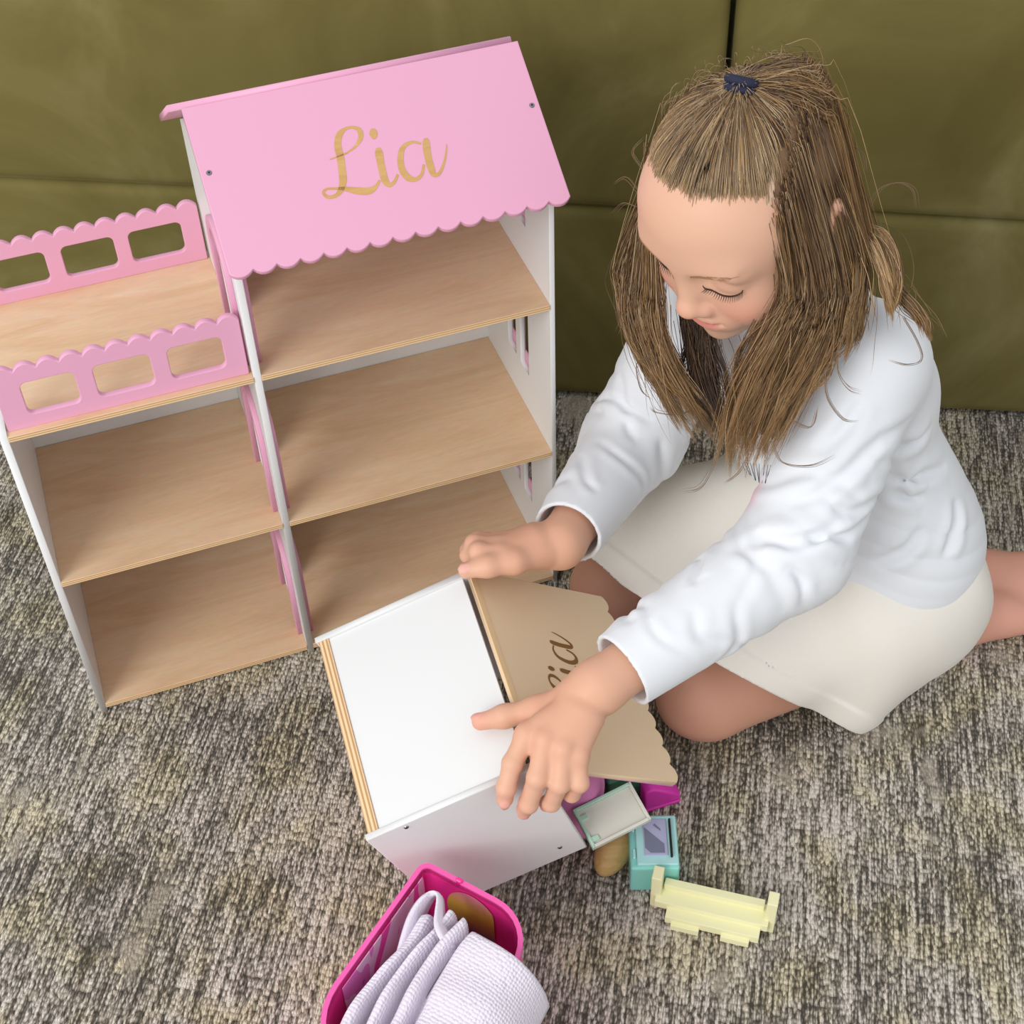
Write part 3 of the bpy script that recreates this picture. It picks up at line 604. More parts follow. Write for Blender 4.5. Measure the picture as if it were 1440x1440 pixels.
# ------------------------------------------------------------------ clothes
def noise3(P, f, seed=0):
    r = np.random.default_rng(seed); out = np.zeros(len(P))
    for i in range(5):
        d = r.normal(size=3); d /= np.linalg.norm(d); out += np.sin(P @ d * f * r.uniform(0.7, 1.4) + r.uniform(0, 6.28))
    return out / 5
def crease(F, P, amp, sig):          # a fold line: a dent along the polyline P with a soft ridge on either side
    P = np.asarray(P, float); n = len(P) - 1
    def fn(Q):
        best = np.full(len(Q), 1.0); w = np.zeros(len(Q))
        for k in range(n):
            a, ab = P[k], P[k + 1] - P[k]; t = np.clip((Q - a) @ ab / (ab @ ab + 1e-12), 0, 1); d = np.linalg.norm(Q - a - t[:, None] * ab, axis=1); m = d < best; best[m] = d[m]; w[m] = np.sin(math.pi * np.clip((k + t[m]) / n, 0, 1)) ** 0.7
        return amp * w * (np.exp(-(best / sig) ** 2) - 0.55 * np.exp(-((best - 2.3 * sig) / (1.4 * sig)) ** 2))
    c = P.mean(0); F.add(fn, c, float(np.linalg.norm(P - c, axis=1).max()) + 5 * sig - 0.03, 0.0, 'd')
def sleeve(F, pts, rs, cuff, seed):
    pts = [np.asarray(p, float) for p in pts]; rd = random.Random(seed)
    for i in range(len(pts) - 1): F.cone(pts[i], pts[i + 1], rs[i], rs[i + 1], 0.018)
    a, b = pts[-2], pts[-1]; d = (b - a) / np.linalg.norm(b - a)
    F.add(lambda P: (P - b) @ d, b, 0.060, 0.0, 'i')                         # the cuff is cut straight
    F.cone(b - d * 0.02, b + d * 0.03, cuff, cuff, 0.003, 's')               # and open
    for q in range(30):
        s = rd.choice((rd.uniform(0.30, 0.62), rd.uniform(0.30, 0.62), rd.uniform(0.62, 0.93))) * 2; th0 = rd.uniform(0, 6.28); ext = rd.uniform(0.9, 2.3); ds = rd.uniform(-0.30, 0.30); arc = []
        for k in range(9):
            u = k / 8; ss = min(max(s + ds * (u - 0.5) + 0.05 * math.sin(u * 5 + q), 0.05), 1.88); i = int(min(ss, len(pts) - 1.001)); f = ss - i
            A, Bp = pts[i], pts[i + 1]; ax = (Bp - A) / np.linalg.norm(Bp - A); e1 = np.cross(ax, (0, 0, 1.0)); e1 /= np.linalg.norm(e1); e2 = np.cross(ax, e1); r = rs[i] + (rs[i + 1] - rs[i]) * f; th = th0 + ext * u
            arc.append(A + (Bp - A) * f + r * (e1 * math.cos(th) + e2 * math.sin(th)))
        crease(F, arc, rd.uniform(0.0012, 0.0032), rd.uniform(0.0032, 0.0058))
Lp = [LSH + np.array([-0.002, 0, 0.0]), LEL, LWR + (LEL - LWR) * 0.12]
Rp = [RSH, REL, RWR + (REL - RWR) * 0.10]
FL, FR, FT = Field(), Field(), Field()
sleeve(FL, Lp, (0.052, 0.047, 0.0335), 0.0295, 1); sleeve(FR, Rp, (0.050, 0.045, 0.0325), 0.0285, 4)
FT.cone(LSH + np.array([0.004, 0.006, 0.0]), RSH, 0.050, 0.046, 0.03); FT.cone((0.318, 1.010, 0.345), (0.245, 1.105, 0.325), 0.072, 0.066, 0.05)
FT.cone((0.346, 1.012, 0.245), (0.302, 1.095, 0.240), 0.071, 0.067, 0.05); FT.cone((0.370, 0.998, 0.160), (0.330, 1.105, 0.165), 0.094, 0.092, 0.05)
FT.cone(NECK + np.array([0.010, 0.004, -0.02]), NECK + np.array([0.006, 0.002, -0.004]), 0.052, 0.048, 0.03)
FT.cone(NECK + np.array([0.0, 0, -0.012]), hp(0, -0.02, -0.04), 0.043, 0.043, 0.004, 's')
def tor_w(P):
    y = np.sin(P @ np.array([40.0, 25, 120]) + 2.5 * noise3(P, 32, 9)); z = P[:, 2]
    return 0.0030 * (0.5 - np.abs(y) ** 0.8) * np.exp(-((z - 0.235) / 0.045) ** 2) * np.clip(0.3 + 1.4 * noise3(P, 26, 12), 0, 1) + 0.0012 * noise3(P, 60, 3)
FT.add(tor_w, (0.33, 1.05, 0.27), 0.30, 0.0, 'd')
HEM = lambda P: (0.150 + 0.18 * (0.37 - P[:, 0]) + 0.004 * np.sin(P[:, 1] * 70 + P[:, 0] * 40)) - P[:, 2]
FT.add(HEM, (0.33, 1.05, 0.15), 0.30, 0.0, 'i')
def shirt_ev(P):
    k = 0.016; d = FT.ev(P)
    for F in (FL, FR):
        e = F.ev(P); h = np.maximum(k - np.abs(d - e), 0) / k; d = np.minimum(d, e) - h * h * k * 0.25
    return d
def shirt_hits(Q): return march(shirt_ev, CP, np.array([W3(x, y, 1.0) - CP for x, y in Q]), 0.9, 1.8)
creases = [((1285, 585), (1240, 617), (1200, 657), (1150, 695), (1105, 712)), ((1190, 725), (1150, 752), (1105, 762), (1062, 748)), ((1332, 655), (1300, 668), (1262, 674), (1232, 668)), ((1300, 700), (1262, 694), (1215, 682)), ((1215, 560), (1190, 600), (1150, 640)), ((1310, 600), (1275, 628), (1230, 650)), ((1345, 700), (1342, 745), (1325, 785)), ((1300, 740), (1270, 775), (1225, 790)), ((960, 625), (985, 655), (990, 690)), ((905, 650), (935, 690), (955, 700))]
for cr in creases:
    H = shirt_hits(cr); H = H[~np.isnan(H[:, 0])]
    if len(H) < 2: continue
    H = catmull(H, 9)
    for F in (FT, FL, FR): crease(F, H, 0.0042, 0.0050)
SVv, SF = surface(shirt_ev, (0.02, 0.66, 0.08), (0.56, 1.24, 0.52), 0.0024)
M_shirt = attr_mat('white_cotton', 0.85, 0.2, sheen=0.2, bump=0.12, bscale=1400)
shirt = np_mesh('shirt', SVv - g_off, SF, M_shirt, girl); sc = np.tile(np.array(srgb(228, 231, 236)[:3]), (len(SVv), 1))
tag(shirt, 'white long-sleeved cotton top')
pk = shirt_hits([(1058, 695)])[0]
if not np.isnan(pk[0]):
    w = np.exp(-((SVv - pk) ** 2).sum(1) / 0.014 ** 2)[:, None] * 0.8; sc = sc * (1 - w) + np.array(srgb(240, 176, 196)[:3]) * w
tint(shirt.data, sc)
paths, rad, Q = [], [], []
for i in range(15):
    t = i / 14; a = (1026 + 58 * t, 648 + 6 * t); b = (1046 + 30 * t + 2 * (i % 2), 676 + 4 * t); Q += [(a[0] + (b[0] - a[0]) * s, a[1] + (b[1] - a[1]) * s) for s in (0, 0.5, 1)]
Q = shirt_hits(Q)
for i in range(15):
    pp = Q[3 * i:3 * i + 3]
    if not np.isnan(pp).any() and np.ptp(pp @ CF) < 0.03: paths.append(pp - CF * 0.0003); rad.append([0.0002, 0.0004, 0.0003])
if paths:
    V, Fc = tube_mesh(paths, rad, 4); mesh('chest_print', np.array(V) - g_off, Fc, paint('print_ink', srgb(70, 70, 84), 0.7, 0.1), girl)['kind'] = 'stuff'
# skirt: a draped shell, cut by the hem above the knees
FS = Field()
FS.cone((0.370, 0.995, 0.118), (0.335, 1.110, 0.122), 0.097, 0.094, 0.04); FS.cone((0.365, 0.985, 0.112), (0.170, 0.900, 0.078), 0.088, 0.062, 0.04); FS.cone((0.335, 1.105, 0.120), (0.075, 1.035, 0.088), 0.088, 0.060, 0.04)
FS.cone((0.345, 1.050, 0.125), (0.125, 0.970, 0.072), 0.085, 0.055, 0.05); FS.cone((0.370, 0.975, 0.075), (0.325, 0.935, 0.020), 0.062, 0.047, 0.05); FS.cone((0.390, 1.000, 0.060), (0.380, 0.985, 0.010), 0.070, 0.055, 0.05)
FS.cone((0.345, 1.055, 0.175), (0.360, 1.050, 0.12), 0.060, 0.085, 0.04); FS.cone((0.400, 1.050, 0.03), (0.38, 1.10, 0.03), 0.050, 0.055, 0.04)
def sk_fold(P):
    q = P - np.array([0.385, 1.05, 0.16]); a = np.arctan2(q[:, 1] + 0.3 * q[:, 2], -q[:, 0]); r = np.linalg.norm(q, axis=1)
    return -0.0050 * np.sin(a * 8 + 2 * noise3(P, 30, 5)) * np.clip((r - 0.06) / 0.1, 0, 1) - 0.0015 * noise3(P, 55, 8)
FS.add(sk_fold, (0.33, 1.03, 0.1), 0.4, 0.0, 'd')
hn = np.array([-0.569, -0.461, -0.681]); hn /= np.linalg.norm(hn); HO = hn @ np.array([0.335, 0.900, 0.0])
def skirt_ev(P):
    d = FS.ev(P); x = P @ hn - HO; band = np.clip((x + 0.024) / 0.003, 0, 1)
    d = np.abs(d - 0.0016 * band) - 0.0021
    d = np.maximum(d, x + 0.0015 * np.sin(P[:, 1] * 120)); return np.maximum(d, 0.0015 - P[:, 2])
KV, KF = surface(skirt_ev, (0.05, 0.84, 0.0), (0.60, 1.26, 0.25), 0.0021)
M_skirt = paint('cream_cotton', srgb(236, 231, 222), 0.88, 0.15, bump=0.25, bscale=900, sheen=0.2)
tag(np_mesh('skirt', KV - g_off, KF, M_skirt, girl), 'cream white cotton skirt with a stitched hem')
# ------------------------------------------------------------------ hair
SCC = np.array([0, -0.011, 0.026]); SCR = np.array([0.0715, 0.0870, 0.0760])
def sdir(az, el):                  # az from straight ahead towards her left, el above the horizontal
    az, el = math.radians(az), math.radians(el); return np.array([math.sin(az) * math.cos(el), math.cos(az) * math.cos(el), math.sin(el)])
def scalp(d, lift): return HC + HR @ (SCC + d * (SCR + lift))
TIE_D = np.array([0.05, -0.17, 1.0]); TIE_D /= np.linalg.norm(TIE_D); TIE = scalp(TIE_D, 0.007)
def slerp(a, b, t):
    w = math.acos(max(-1, min(1, float(a @ b))))
    return a if w < 1e-4 else (math.sin((1 - t) * w) * a + math.sin(t * w) * b) / math.sin(w)
def hairline(az):                  # lowest scalp angle that bears hair which is combed up
    a = abs(az); return float(np.interp(a, [0, 25, 45, 58, 66, 80, 110, 180], [28, 26, 27, 24, 28, 38, 46, 50]))
strands, cols_h = [], []
C_dk, C_md, C_gd, C_lt = [np.array(srgb(*c)[:3]) for c in ((84, 62, 46), (134, 106, 80), (176, 136, 86), (204, 176, 136))]
def put(P, root, tip, r, thin=False): strands.append((np.asarray(P, float), r, thin)); cols_h.append((root, tip))
def pick(b=0.0):
    x = random.random() + b; return C_dk if x < 0.25 else (C_md if x < 0.70 else (C_gd if x < 0.87 else C_lt))
nrm = lambda s: np.array([random.gauss(0, s) for _ in range(3)])
NP = 12
# combed up to the tie
for i in range(5200):
    az = random.uniform(-180, 180); lo = hairline(az); el = lo + (84 - lo) * (random.random() ** 1.7); edge = i < 1300 and abs(az) < 75
    if i < 1300 and not edge: az = random.uniform(-75, 75); lo = hairline(az); edge = True
    if edge: el = lo + random.uniform(-1, 1) * abs(random.gauss(0, 5.0)) + 1.5 * math.sin(az * 0.31) - 0.5
    a_ = math.radians(az); d0 = sdir(az, el); d1 = TIE_D + 0.085 * np.array([math.sin(a_), math.cos(a_), 0]) * random.uniform(0.1, 1.0); d1 /= np.linalg.norm(d1)
    L0 = random.uniform(0.0008, 0.0046); j = random.gauss(0, 0.05) + 0.05 * math.sin(az * 0.35); ph = random.uniform(0, 6.28); P = []
    for k in range(NP):
        t = k / (NP - 1); d = slerp(d0, d1, t); d = d + np.array([d[1], -d[0], 0]) * j * math.sin(t * math.pi) * 0.7; d /= np.linalg.norm(d)
        P.append(scalp(d, 0.0003 + (L0 + 0.0040 * t) * min(1, t * 4) + 0.0006 * math.sin(t * 8 + ph)))
    b = 0.22 * math.sin(az * 0.9) * math.sin(az * 0.23 + 1); c = pick(b); put(P, (0.35 * c + 0.65 * C_lt) if edge else c * 0.95, c * 0.88, 0.00026 if edge else 0.00032, edge)
# hanging hair: locks that follow interpolated guides, each lock with its own wave, length and colour
def guided(guides, locks, per, lock_r, spread, wave, tipc, rootf=0.9, rr=0.00030, lens=(0.78, 1.06), bias=0.0):
    Gd = [catmull(np.array(g, float), 30) for g in guides]
    for q in range(locks):
        x = random.random() * (len(Gd) - 1); a = int(min(x, len(Gd) - 2)); f = x - a; Pg = Gd[a] * (1 - f) + Gd[a + 1] * f
        off0 = nrm(spread); ph = random.uniform(0, 6.28); wa = wave * random.uniform(0.5, 1.6); fq = random.uniform(7, 13); ln0 = random.uniform(*lens); cb = random.uniform(-0.42, 0.36) + bias; lr = lock_r * random.uniform(0.6, 1.5); ax1, ax2 = nrm(1.0), nrm(1.0); ax1 /= np.linalg.norm(ax1); ax2 /= np.linalg.norm(ax2)
        for s in range(per):
            ln = min(1.0, ln0 * random.uniform(0.86, 1.05)); t = np.linspace(0, 1, 18) * ln; idx = t * 29; i0 = np.minimum(idx.astype(int), 28); fr = (idx - i0)[:, None]; P = Pg[i0] * (1 - fr) + Pg[i0 + 1] * fr; tt = t[:, None]
            fly = 2.2 if random.random() < 0.08 else 1.0; o = nrm(lr) * fly
            P = P + off0 * np.minimum(1, tt * 2.5) * (0.7 + 0.5 * tt) + o * (1.15 - 0.75 * tt * (fly < 2)) + wa * (ax1 * np.sin(t * fq + ph)[:, None] + ax2 * np.cos(t * fq * 0.8 + ph)[:, None]) * np.minimum(1, tt * 1.6)
            if fly > 2: P = P + nrm(0.0022) * np.sin(tt * random.uniform(4, 9))
            c = pick(cb); tc = tipc * random.uniform(0.75, 1.25); put(P, c * rootf, 0.45 * c + 0.55 * tc, rr * random.uniform(0.75, 1.2))
def G(*q): return [W3(x, y, z) for x, y, z in q]
def Gd_(*q):                       # the same, let back until it nearly touches the face, the ear or the top
    D_ = np.array([W3(x, y, 1.0) - CP for x, y, z in q]); out = []; hb = march(B.ev, CP, D_, 0.9, 1.8); hs = march(shirt_ev, CP, D_, 0.9, 1.8)
    for i, (x, y, z) in enumerate(q):
        lim = min([cdepth(h[i]) for h in (hb, hs) if not np.isnan(h[i][0]) and cdepth(h[i]) > z - 0.02] + [9.0]); out.append(W3(x, y, min(z + 0.030 + 0.022 * i / (len(q) - 1), max(lim - 0.010, z - 0.01))))
    return out
# her left side: over the ear, in front of the shoulder
Lr = [scalp(sdir(az, el), 0.0015) for az, el in ((64, 13), (70, 22), (78, 30), (90, 38), (108, 43), (128, 45))]
gl = [
 [Lr[0]] + Gd_((1106, 400, 1.152), (1082, 450, 1.152), (1045, 515, 1.165), (1018, 580, 1.185), (1010, 645, 1.205)),
 [Lr[1]] + Gd_((1122, 400, 1.137), (1106, 458, 1.137), (1072, 525, 1.155), (1046, 595, 1.175), (1030, 660, 1.200)),
 [Lr[2]] + Gd_((1142, 400, 1.127), (1132, 462, 1.130), (1102, 532, 1.150), (1072, 600, 1.165), (1050, 652, 1.185)),
 [Lr[3]] + Gd_((1164, 390, 1.126), (1158, 455, 1.130), (1132, 520, 1.145), (1100, 580, 1.150), (1074, 640, 1.165)),
 [Lr[4]] + Gd_((1184, 380, 1.135), (1180, 440, 1.140), (1160, 492, 1.145), (1128, 545, 1.142), (1095, 600, 1.148)),
 [Lr[5]] + Gd_((1197, 370, 1.152), (1196, 418, 1.155), (1184, 455, 1.152), (1164, 492, 1.142), (1140, 530, 1.138))]
guided(gl, 105, 26, 0.0022, 0.0030, 0.0050, C_gd, lens=(0.70, 1.08))
guided(gl, 300, 3, 0.0022, 0.0036, 0.0016, C_gd, 1.0, lens=(0.5, 0.85))
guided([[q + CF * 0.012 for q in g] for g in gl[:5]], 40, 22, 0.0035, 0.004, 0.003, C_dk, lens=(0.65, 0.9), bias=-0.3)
# her right side: behind the face
Rr = [scalp(sdir(az, el), 0.0015) for az, el in ((-64, 14), (-76, 24), (-92, 32), (-115, 40))]
gr = [
 [Rr[0]] + G((925, 400, 1.245), (925, 450, 1.255), (945, 510, 1.265), (975, 570, 1.270), (1003, 615, 1.270)),
 [Rr[1]] + G((907, 380, 1.255), (904, 440, 1.265), (924, 505, 1.272), (955, 565, 1.275), (985, 620, 1.275)),
 [Rr[2]] + G((890, 360, 1.265), (884, 420, 1.275), (902, 490, 1.280), (937, 555, 1.280), (967, 605, 1.280)),
 [Rr[3]] + G((882, 340, 1.270), (876, 400, 1.280), (888, 465, 1.285), (918, 525, 1.285), (948, 580, 1.285))]
guided(gr, 60, 24, 0.0022, 0.0028, 0.0046, C_gd, lens=(0.70, 1.08))
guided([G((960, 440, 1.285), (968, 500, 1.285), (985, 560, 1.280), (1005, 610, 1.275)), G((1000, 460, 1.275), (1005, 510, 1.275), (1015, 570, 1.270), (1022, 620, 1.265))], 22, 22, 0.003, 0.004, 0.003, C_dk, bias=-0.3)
# back of the head, and the tail from the crown
Br = [scalp(sdir(az, el), 0.002) for az, el in ((120, 46), (140, 48), (165, 50), (190, 50))]
gb = [
 [Br[0]] + G((1196, 340, 1.160), (1202, 400, 1.165), (1200, 445, 1.162), (1190, 480, 1.152), (1178, 515, 1.140)),
 [Br[1]] + G((1204, 330, 1.185), (1210, 390, 1.190), (1212, 430, 1.186), (1212, 460, 1.180), (1206, 480, 1.170)),
 [Br[2]] + [scalp(sdir(168, 20), 0.006), scalp(sdir(168, -5), 0.006), scalp(sdir(168, -25), 0.008), hp(0.012, -0.098, -0.075)],
 [Br[3]] + [scalp(sdir(195, 20), 0.006), scalp(sdir(195, -5), 0.006), scalp(sdir(195, -25), 0.008), hp(-0.020, -0.098, -0.075)]]
guided(gb, 44, 24, 0.0026, 0.0020, 0.0018, C_gd)
def over(d_end, lift, n=7): return [scalp(slerp(TIE_D, d_end, (k + 0.4) / n), lift * (0.8 + 0.6 * k / n)) for k in range(n)]
gt = [
 [TIE] + over(sdir(120, 20), 0.0040) + G((1206, 340, 1.160), (1216, 372, 1.160)),
 [TIE] + over(sdir(140, 20), 0.0045) + G((1226, 345, 1.178), (1240, 390, 1.178)),
 [TIE] + over(sdir(160, 20), 0.0045) + G((1234, 345, 1.200), (1252, 400, 1.195)),
 [TIE] + over(sdir(178, 20), 0.0040) + G((1232, 345, 1.220), (1252, 400, 1.215))]
guided(gt, 50, 24, 0.0020, 0.0012, 0.0010, C_gd, 1.0, lens=(0.85, 1.05))
guided([G((1222, 318, 1.185), (1250, 330, 1.175), (1264, 375, 1.172), (1258, 420, 1.178), (1248, 446, 1.182)), G((1216, 335, 1.175), (1228, 365, 1.166), (1240, 400, 1.168), (1246, 430, 1.175), (1250, 446, 1.182))], 14, 22, 0.0016, 0.0014, 0.0010, C_gd * 1.1, 1.1, bias=0.25)
guided([G((1252, 400, 1.20), (1272, 425, 1.195), (1292, 450, 1.19), (1300, 475, 1.187)), G((1262, 400, 1.21), (1285, 425, 1.205), (1306, 455, 1.20), (1318, 482, 1.197))], 10, 18, 0.0018, 0.0014, 0.0012, C_gd, 1.0)
# short sprigs at the tie and loose wisps
for i in range(220):
    d = (HUp * random.uniform(0.2, 1.1) + HL * random.gauss(0, 0.9) - HF * random.gauss(0.1, 0.8)); d /= np.linalg.norm(d); l = random.uniform(0.008, 0.021)
    put([TIE + HUp * 0.003 + d * l * t + HF * 0.003 * t * t - HUp * 0.008 * t * t for t in np.linspace(0, 1, 7)], C_md, C_lt, 0.00022)
wisps = [[(1190, 490, 1.13), (1165, 515, 1.12), (1163, 555, 1.12), (1185, 588, 1.12), (1207, 592, 1.12)], [(1200, 450, 1.14), (1182, 480, 1.13), (1178, 520, 1.125), (1193, 545, 1.12), (1212, 552, 1.12)],
 [(1270, 445, 1.17), (1290, 480, 1.16), (1296, 505, 1.155), (1275, 512, 1.15), (1250, 506, 1.145)], [(1215, 300, 1.17), (1235, 268, 1.17), (1262, 258, 1.17), (1283, 268, 1.17), (1288, 295, 1.17)],
 [(1020, 600, 1.19), (1005, 650, 1.2), (985, 685, 1.2), (960, 692, 1.21)], [(915, 500, 1.27), (895, 510, 1.27), (900, 545, 1.27), (915, 560, 1.27)], [(985, 560, 1.27), (960, 580, 1.27), (925, 578, 1.265), (915, 570, 1.26)],
 [(900, 270, 1.22), (882, 250, 1.22), (865, 258, 1.22)], [(898, 290, 1.22), (878, 285, 1.22), (862, 300, 1.22)], [(905, 240, 1.22), (890, 215, 1.22), (905, 195, 1.22)], [(1190, 200, 1.15), (1213, 215, 1.15), (1218, 240, 1.15)], [(1130, 110, 1.15), (1120, 85, 1.15), (1095, 80, 1.15)],
 [(1085, 620, 1.165), (1100, 650, 1.16), (1140, 655, 1.155), (1175, 640, 1.15)], [(1110, 590, 1.15), (1140, 600, 1.145), (1150, 570, 1.14)], [(895, 400, 1.26), (880, 440, 1.26), (868, 470, 1.26)], [(1060, 630, 1.18), (1040, 665, 1.19), (1020, 680, 1.2)]]
for w in wisps:
    for k in range(4): put(catmull(np.array(G(*w)), 18) + nrm(0.0009), C_md, C_md, 0.00022)
for i in range(220):               # flyaway fuzz around the crown and baby hair at the temples
    az, el = random.uniform(-180, 180), random.uniform(30, 85)
    if abs(az) < 75: el = random.uniform(52, 85)
    d = sdir(az, el); d2 = slerp(d, TIE_D, 0.3); s = nrm(0.005); put([scalp(slerp(d, d2, t), 0.004 + 0.009 * math.sin(t * 2.4)) + s * t for t in np.linspace(0, 1, 7)], C_md, C_lt, 0.00016)
for i in range(170):
    az = random.choice((-1, 1)) * random.uniform(48, 70); d = sdir(az, random.uniform(6, 30)); d2 = sdir(abs(az) * math.copysign(1, az) + math.copysign(random.uniform(8, 16), az), random.uniform(-4, 24))
    put([scalp(slerp(d, d2, t), 0.0012 + 0.0012 * math.sin(t * 3)) for t in np.linspace(0, 1, 6)], C_lt * 1.05, C_md * 1.2, 0.00016, True)
for i in range(800):               # baby hair below the hairline
    az = random.uniform(-64, 64); lo = hairline(az); d = sdir(az, lo - random.uniform(-2, 7)); d2 = sdir(az * 0.97 + random.gauss(0, 3), lo + random.uniform(6, 14))
    put([scalp(slerp(d, d2, t), 0.0004 + 0.0022 * t) for t in np.linspace(0, 1, 6)], C_lt * 1.08, C_md * 1.15, 0.00019, True)
V, Fq, Cc = [], [], []; base = 0
for (P, r, thin), (c0, c1) in zip(strands, cols_h):
    n = len(P); T = np.gradient(P, axis=0); T /= np.linalg.norm(T, axis=1)[:, None] + 1e-12; A = np.cross(T, np.array([0.3, 0.5, 0.8])); A /= np.linalg.norm(A, axis=1)[:, None] + 1e-12; Bn = np.cross(T, A)
    u = np.linspace(0, 1, n)[:, None]; R = r * np.minimum(1, (1.03 - u) * 4) * (np.minimum(1, 0.15 + u * 5) if thin else 1); col = c0 * (1 - u) + c1 * u
    ring = np.stack([P + R * (A * math.cos(q) + Bn * math.sin(q)) for q in (0.0, 2.094, 4.189)], 1).reshape(-1, 3); V.append(ring); Cc.append(np.repeat(col, 3, 0))
    i = base + 3 * np.arange(n - 1)[:, None]; q = np.stack([np.concatenate([i + k, i + (k + 1) % 3, i + 3 + (k + 1) % 3, i + 3 + k], 1) for k in range(3)], 1).reshape(-1, 4); Fq.append(q); base += 3 * n
V = np.concatenate(V); Fq = np.concatenate(Fq); Cc = np.concatenate(Cc)
print('hair strands', len(strands), 'quads', len(Fq))
M_hair = attr_mat('brown_hair', 0.42, 0.45)
hair = np_mesh('hair', V - g_off, Fq, M_hair, girl); tint(hair.data, Cc); tag(hair, 'long light brown hair half tied up', None, None, 'stuff')
# hair close to the scalp, open along the parting above her left temple
n_az, n_el = 120, 40; V, Fc = [], []
for i in range(n_az):
    az = -180 + 360 * i / n_az; a = abs(az); lo = np.interp(a, [0, 25, 45, 60, 72, 90, 110, 140, 180], [33, 31, 33, 29, 14, 0, -12, -28, -34])
    for k in range(n_el + 1): V.append(scalp(sdir(az, lo + (90 - lo) * k / n_el), -0.0004 + 0.0022 * min(1, k / 5)))
for i in range(n_az):
    j = (i + 1) % n_az
    for k in range(n_el): Fc.append((i * (n_el + 1) + k, j * (n_el + 1) + k, j * (n_el + 1) + k + 1, i * (n_el + 1) + k + 1))
mesh('hair_cap', np.array(V) - g_off, Fc, paint('hair_at_scalp', srgb(122, 95, 70), 0.6, 0.3, bump=0.3, bscale=300), girl, True)
P1 = [scalp(sdir(az, el), 0.0026) for az, el in ((60, 20), (63, 27), (67, 34), (72, 41), (78, 46))]; P1 = catmull(np.array(P1), 20); V, Fc = [], []
for k, p in enumerate(P1):
    w = 0.0042 * math.sin(0.35 + 2.7 * k / 19); t = P1[min(k + 1, 19)] - P1[max(k - 1, 0)]; t /= np.linalg.norm(t); nn = p - hp(*SCC); nn /= np.linalg.norm(nn); b = np.cross(t, nn)
    for q in (-1, 0, 1): V.append(p + b * w * q + nn * (0.0006 if q == 0 else -0.0012))
for k in range(19):
    for q in range(2): a = 3 * k + q; Fc.append((a, a + 1, a + 4, a + 3))
mesh('parting', np.array(V) - g_off, Fc, paint('pale_scalp', srgb(216, 184, 160), 0.6, 0.3), girl, True)
# hair tie: an elastic wound twice round the tail where it leaves the crown
ta = -HF * 0.72 + HUp * 0.55 - HL * 0.1; ta /= np.linalg.norm(ta); e0 = np.cross(ta, HL); e0 /= np.linalg.norm(e0); e1 = np.cross(ta, e0); TC = TIE + HUp * 0.0015 - HF * 0.002
for dz, rr, R0 in ((-0.0034, 0.0034, 0.0092), (0.0026, 0.0036, 0.0098)):
    ring = [TC + ta * dz + (e0 * math.cos(a) + e1 * math.sin(a)) * R0 * (1 + 0.08 * math.sin(3 * a)) for a in np.linspace(0, 2 * math.pi, 29)]
    V, Fc = tube_mesh([ring], [rr], 8, False); mesh('hair_tie', np.array(V) - g_off, Fc, paint('navy_elastic', srgb(44, 46, 68), 0.7, 0.2, bump=0.4, bscale=900), girl, True)
# ------------------------------------------------------------------ toys on the carpet
M_mint = paint('mint_plastic', srgb(140, 214, 204), 0.35, 0.5); M_mint2 = paint('pale_mint_plastic', srgb(176, 226, 226), 0.35, 0.5)
M_glassg = paint('grey_oven_window', srgb(122, 128, 150), 0.25, 0.5); M_glint = paint('lilac_window_glint', srgb(178, 180, 212), 0.3, 0.5)  # the window's reflection is painted as a lilac colour
ov = empty('toy_oven', (0.1185, 0.7165, 0.0), math.radians(-2)); tag(ov, 'small mint green toy oven with grey window lying on the carpet', 'toy oven')
box('body', -0.0225, 0.0225, 0.0, 0.058, 0.001, 0.040, M_mint, ov, 0.0025, 3)
box('door', -0.0165, 0.0215, 0.003, 0.055, 0.0395, 0.0425, M_mint2, ov, 0.001, 2)
box('window_panel', -0.0095, 0.0125, 0.012, 0.051, 0.0422, 0.0434, M_glint, ov, 0.0008, 2)
mesh('window_glass', [(-0.0085, 0.020, 0.0436), (-0.0035, 0.0145, 0.0436), (0.0095, 0.0145, 0.0436), (0.0095, 0.024, 0.0436), (-0.0085, 0.042, 0.0436), (0.0015, 0.046, 0.0436), (0.0068, 0.040, 0.0436), (0.0068, 0.0375, 0.0436), (0.0, 0.0440, 0.0436)], [(0, 1, 2, 3, 4), (5, 8, 7, 6)], M_glassg, ov)  # grey glass shapes; the lilac left between them is the painted reflection
box('handle', 0.0145, 0.0165, 0.010, 0.050, 0.0420, 0.0462, M_dark, ov, 0.0006, 2)
for y in (0.010, 0.038): box('hinge', -0.0200, -0.0175, y, y + 0.010, 0.0395, 0.0425, M_mint2, ov, 0.0006, 1)
# pale yellow bench frame
M_yel = paint('pale_yellow_plastic', srgb(238, 236, 190), 0.4, 0.4)
bn = empty('toy_bench', (0.1660, 0.6800, 0.0), math.radians(-17)); tag(bn, 'pale yellow plastic toy bench frame with two upright posts', 'toy bench')
box('seat_plank', -0.052, 0.052, 0.0, 0.022, 0.010, 0.020, M_yel, bn, 0.0006)
box('back_plank', -0.046, 0.046, 0.014, 0.022, 0.018, 0.028, M_yel, bn, 0.0006)
box('front_step', -0.040, 0.046, -0.010, 0.002, 0.004, 0.014, M_yel, bn, 0.0006)
for x in (-0.034, 0.012): box('foot', x, x + 0.026, -0.014, 0.002, 0.0, 0.008, M_yel, bn, 0.0005)
for x in (-0.057, 0.048): box('post', x, x + 0.0095, 0.006, 0.020, 0.0, 0.048, M_yel, bn, 0.0008)
box('rail', -0.054, 0.054, 0.012, 0.020, 0.0, 0.012, M_yel, bn, 0.0005)
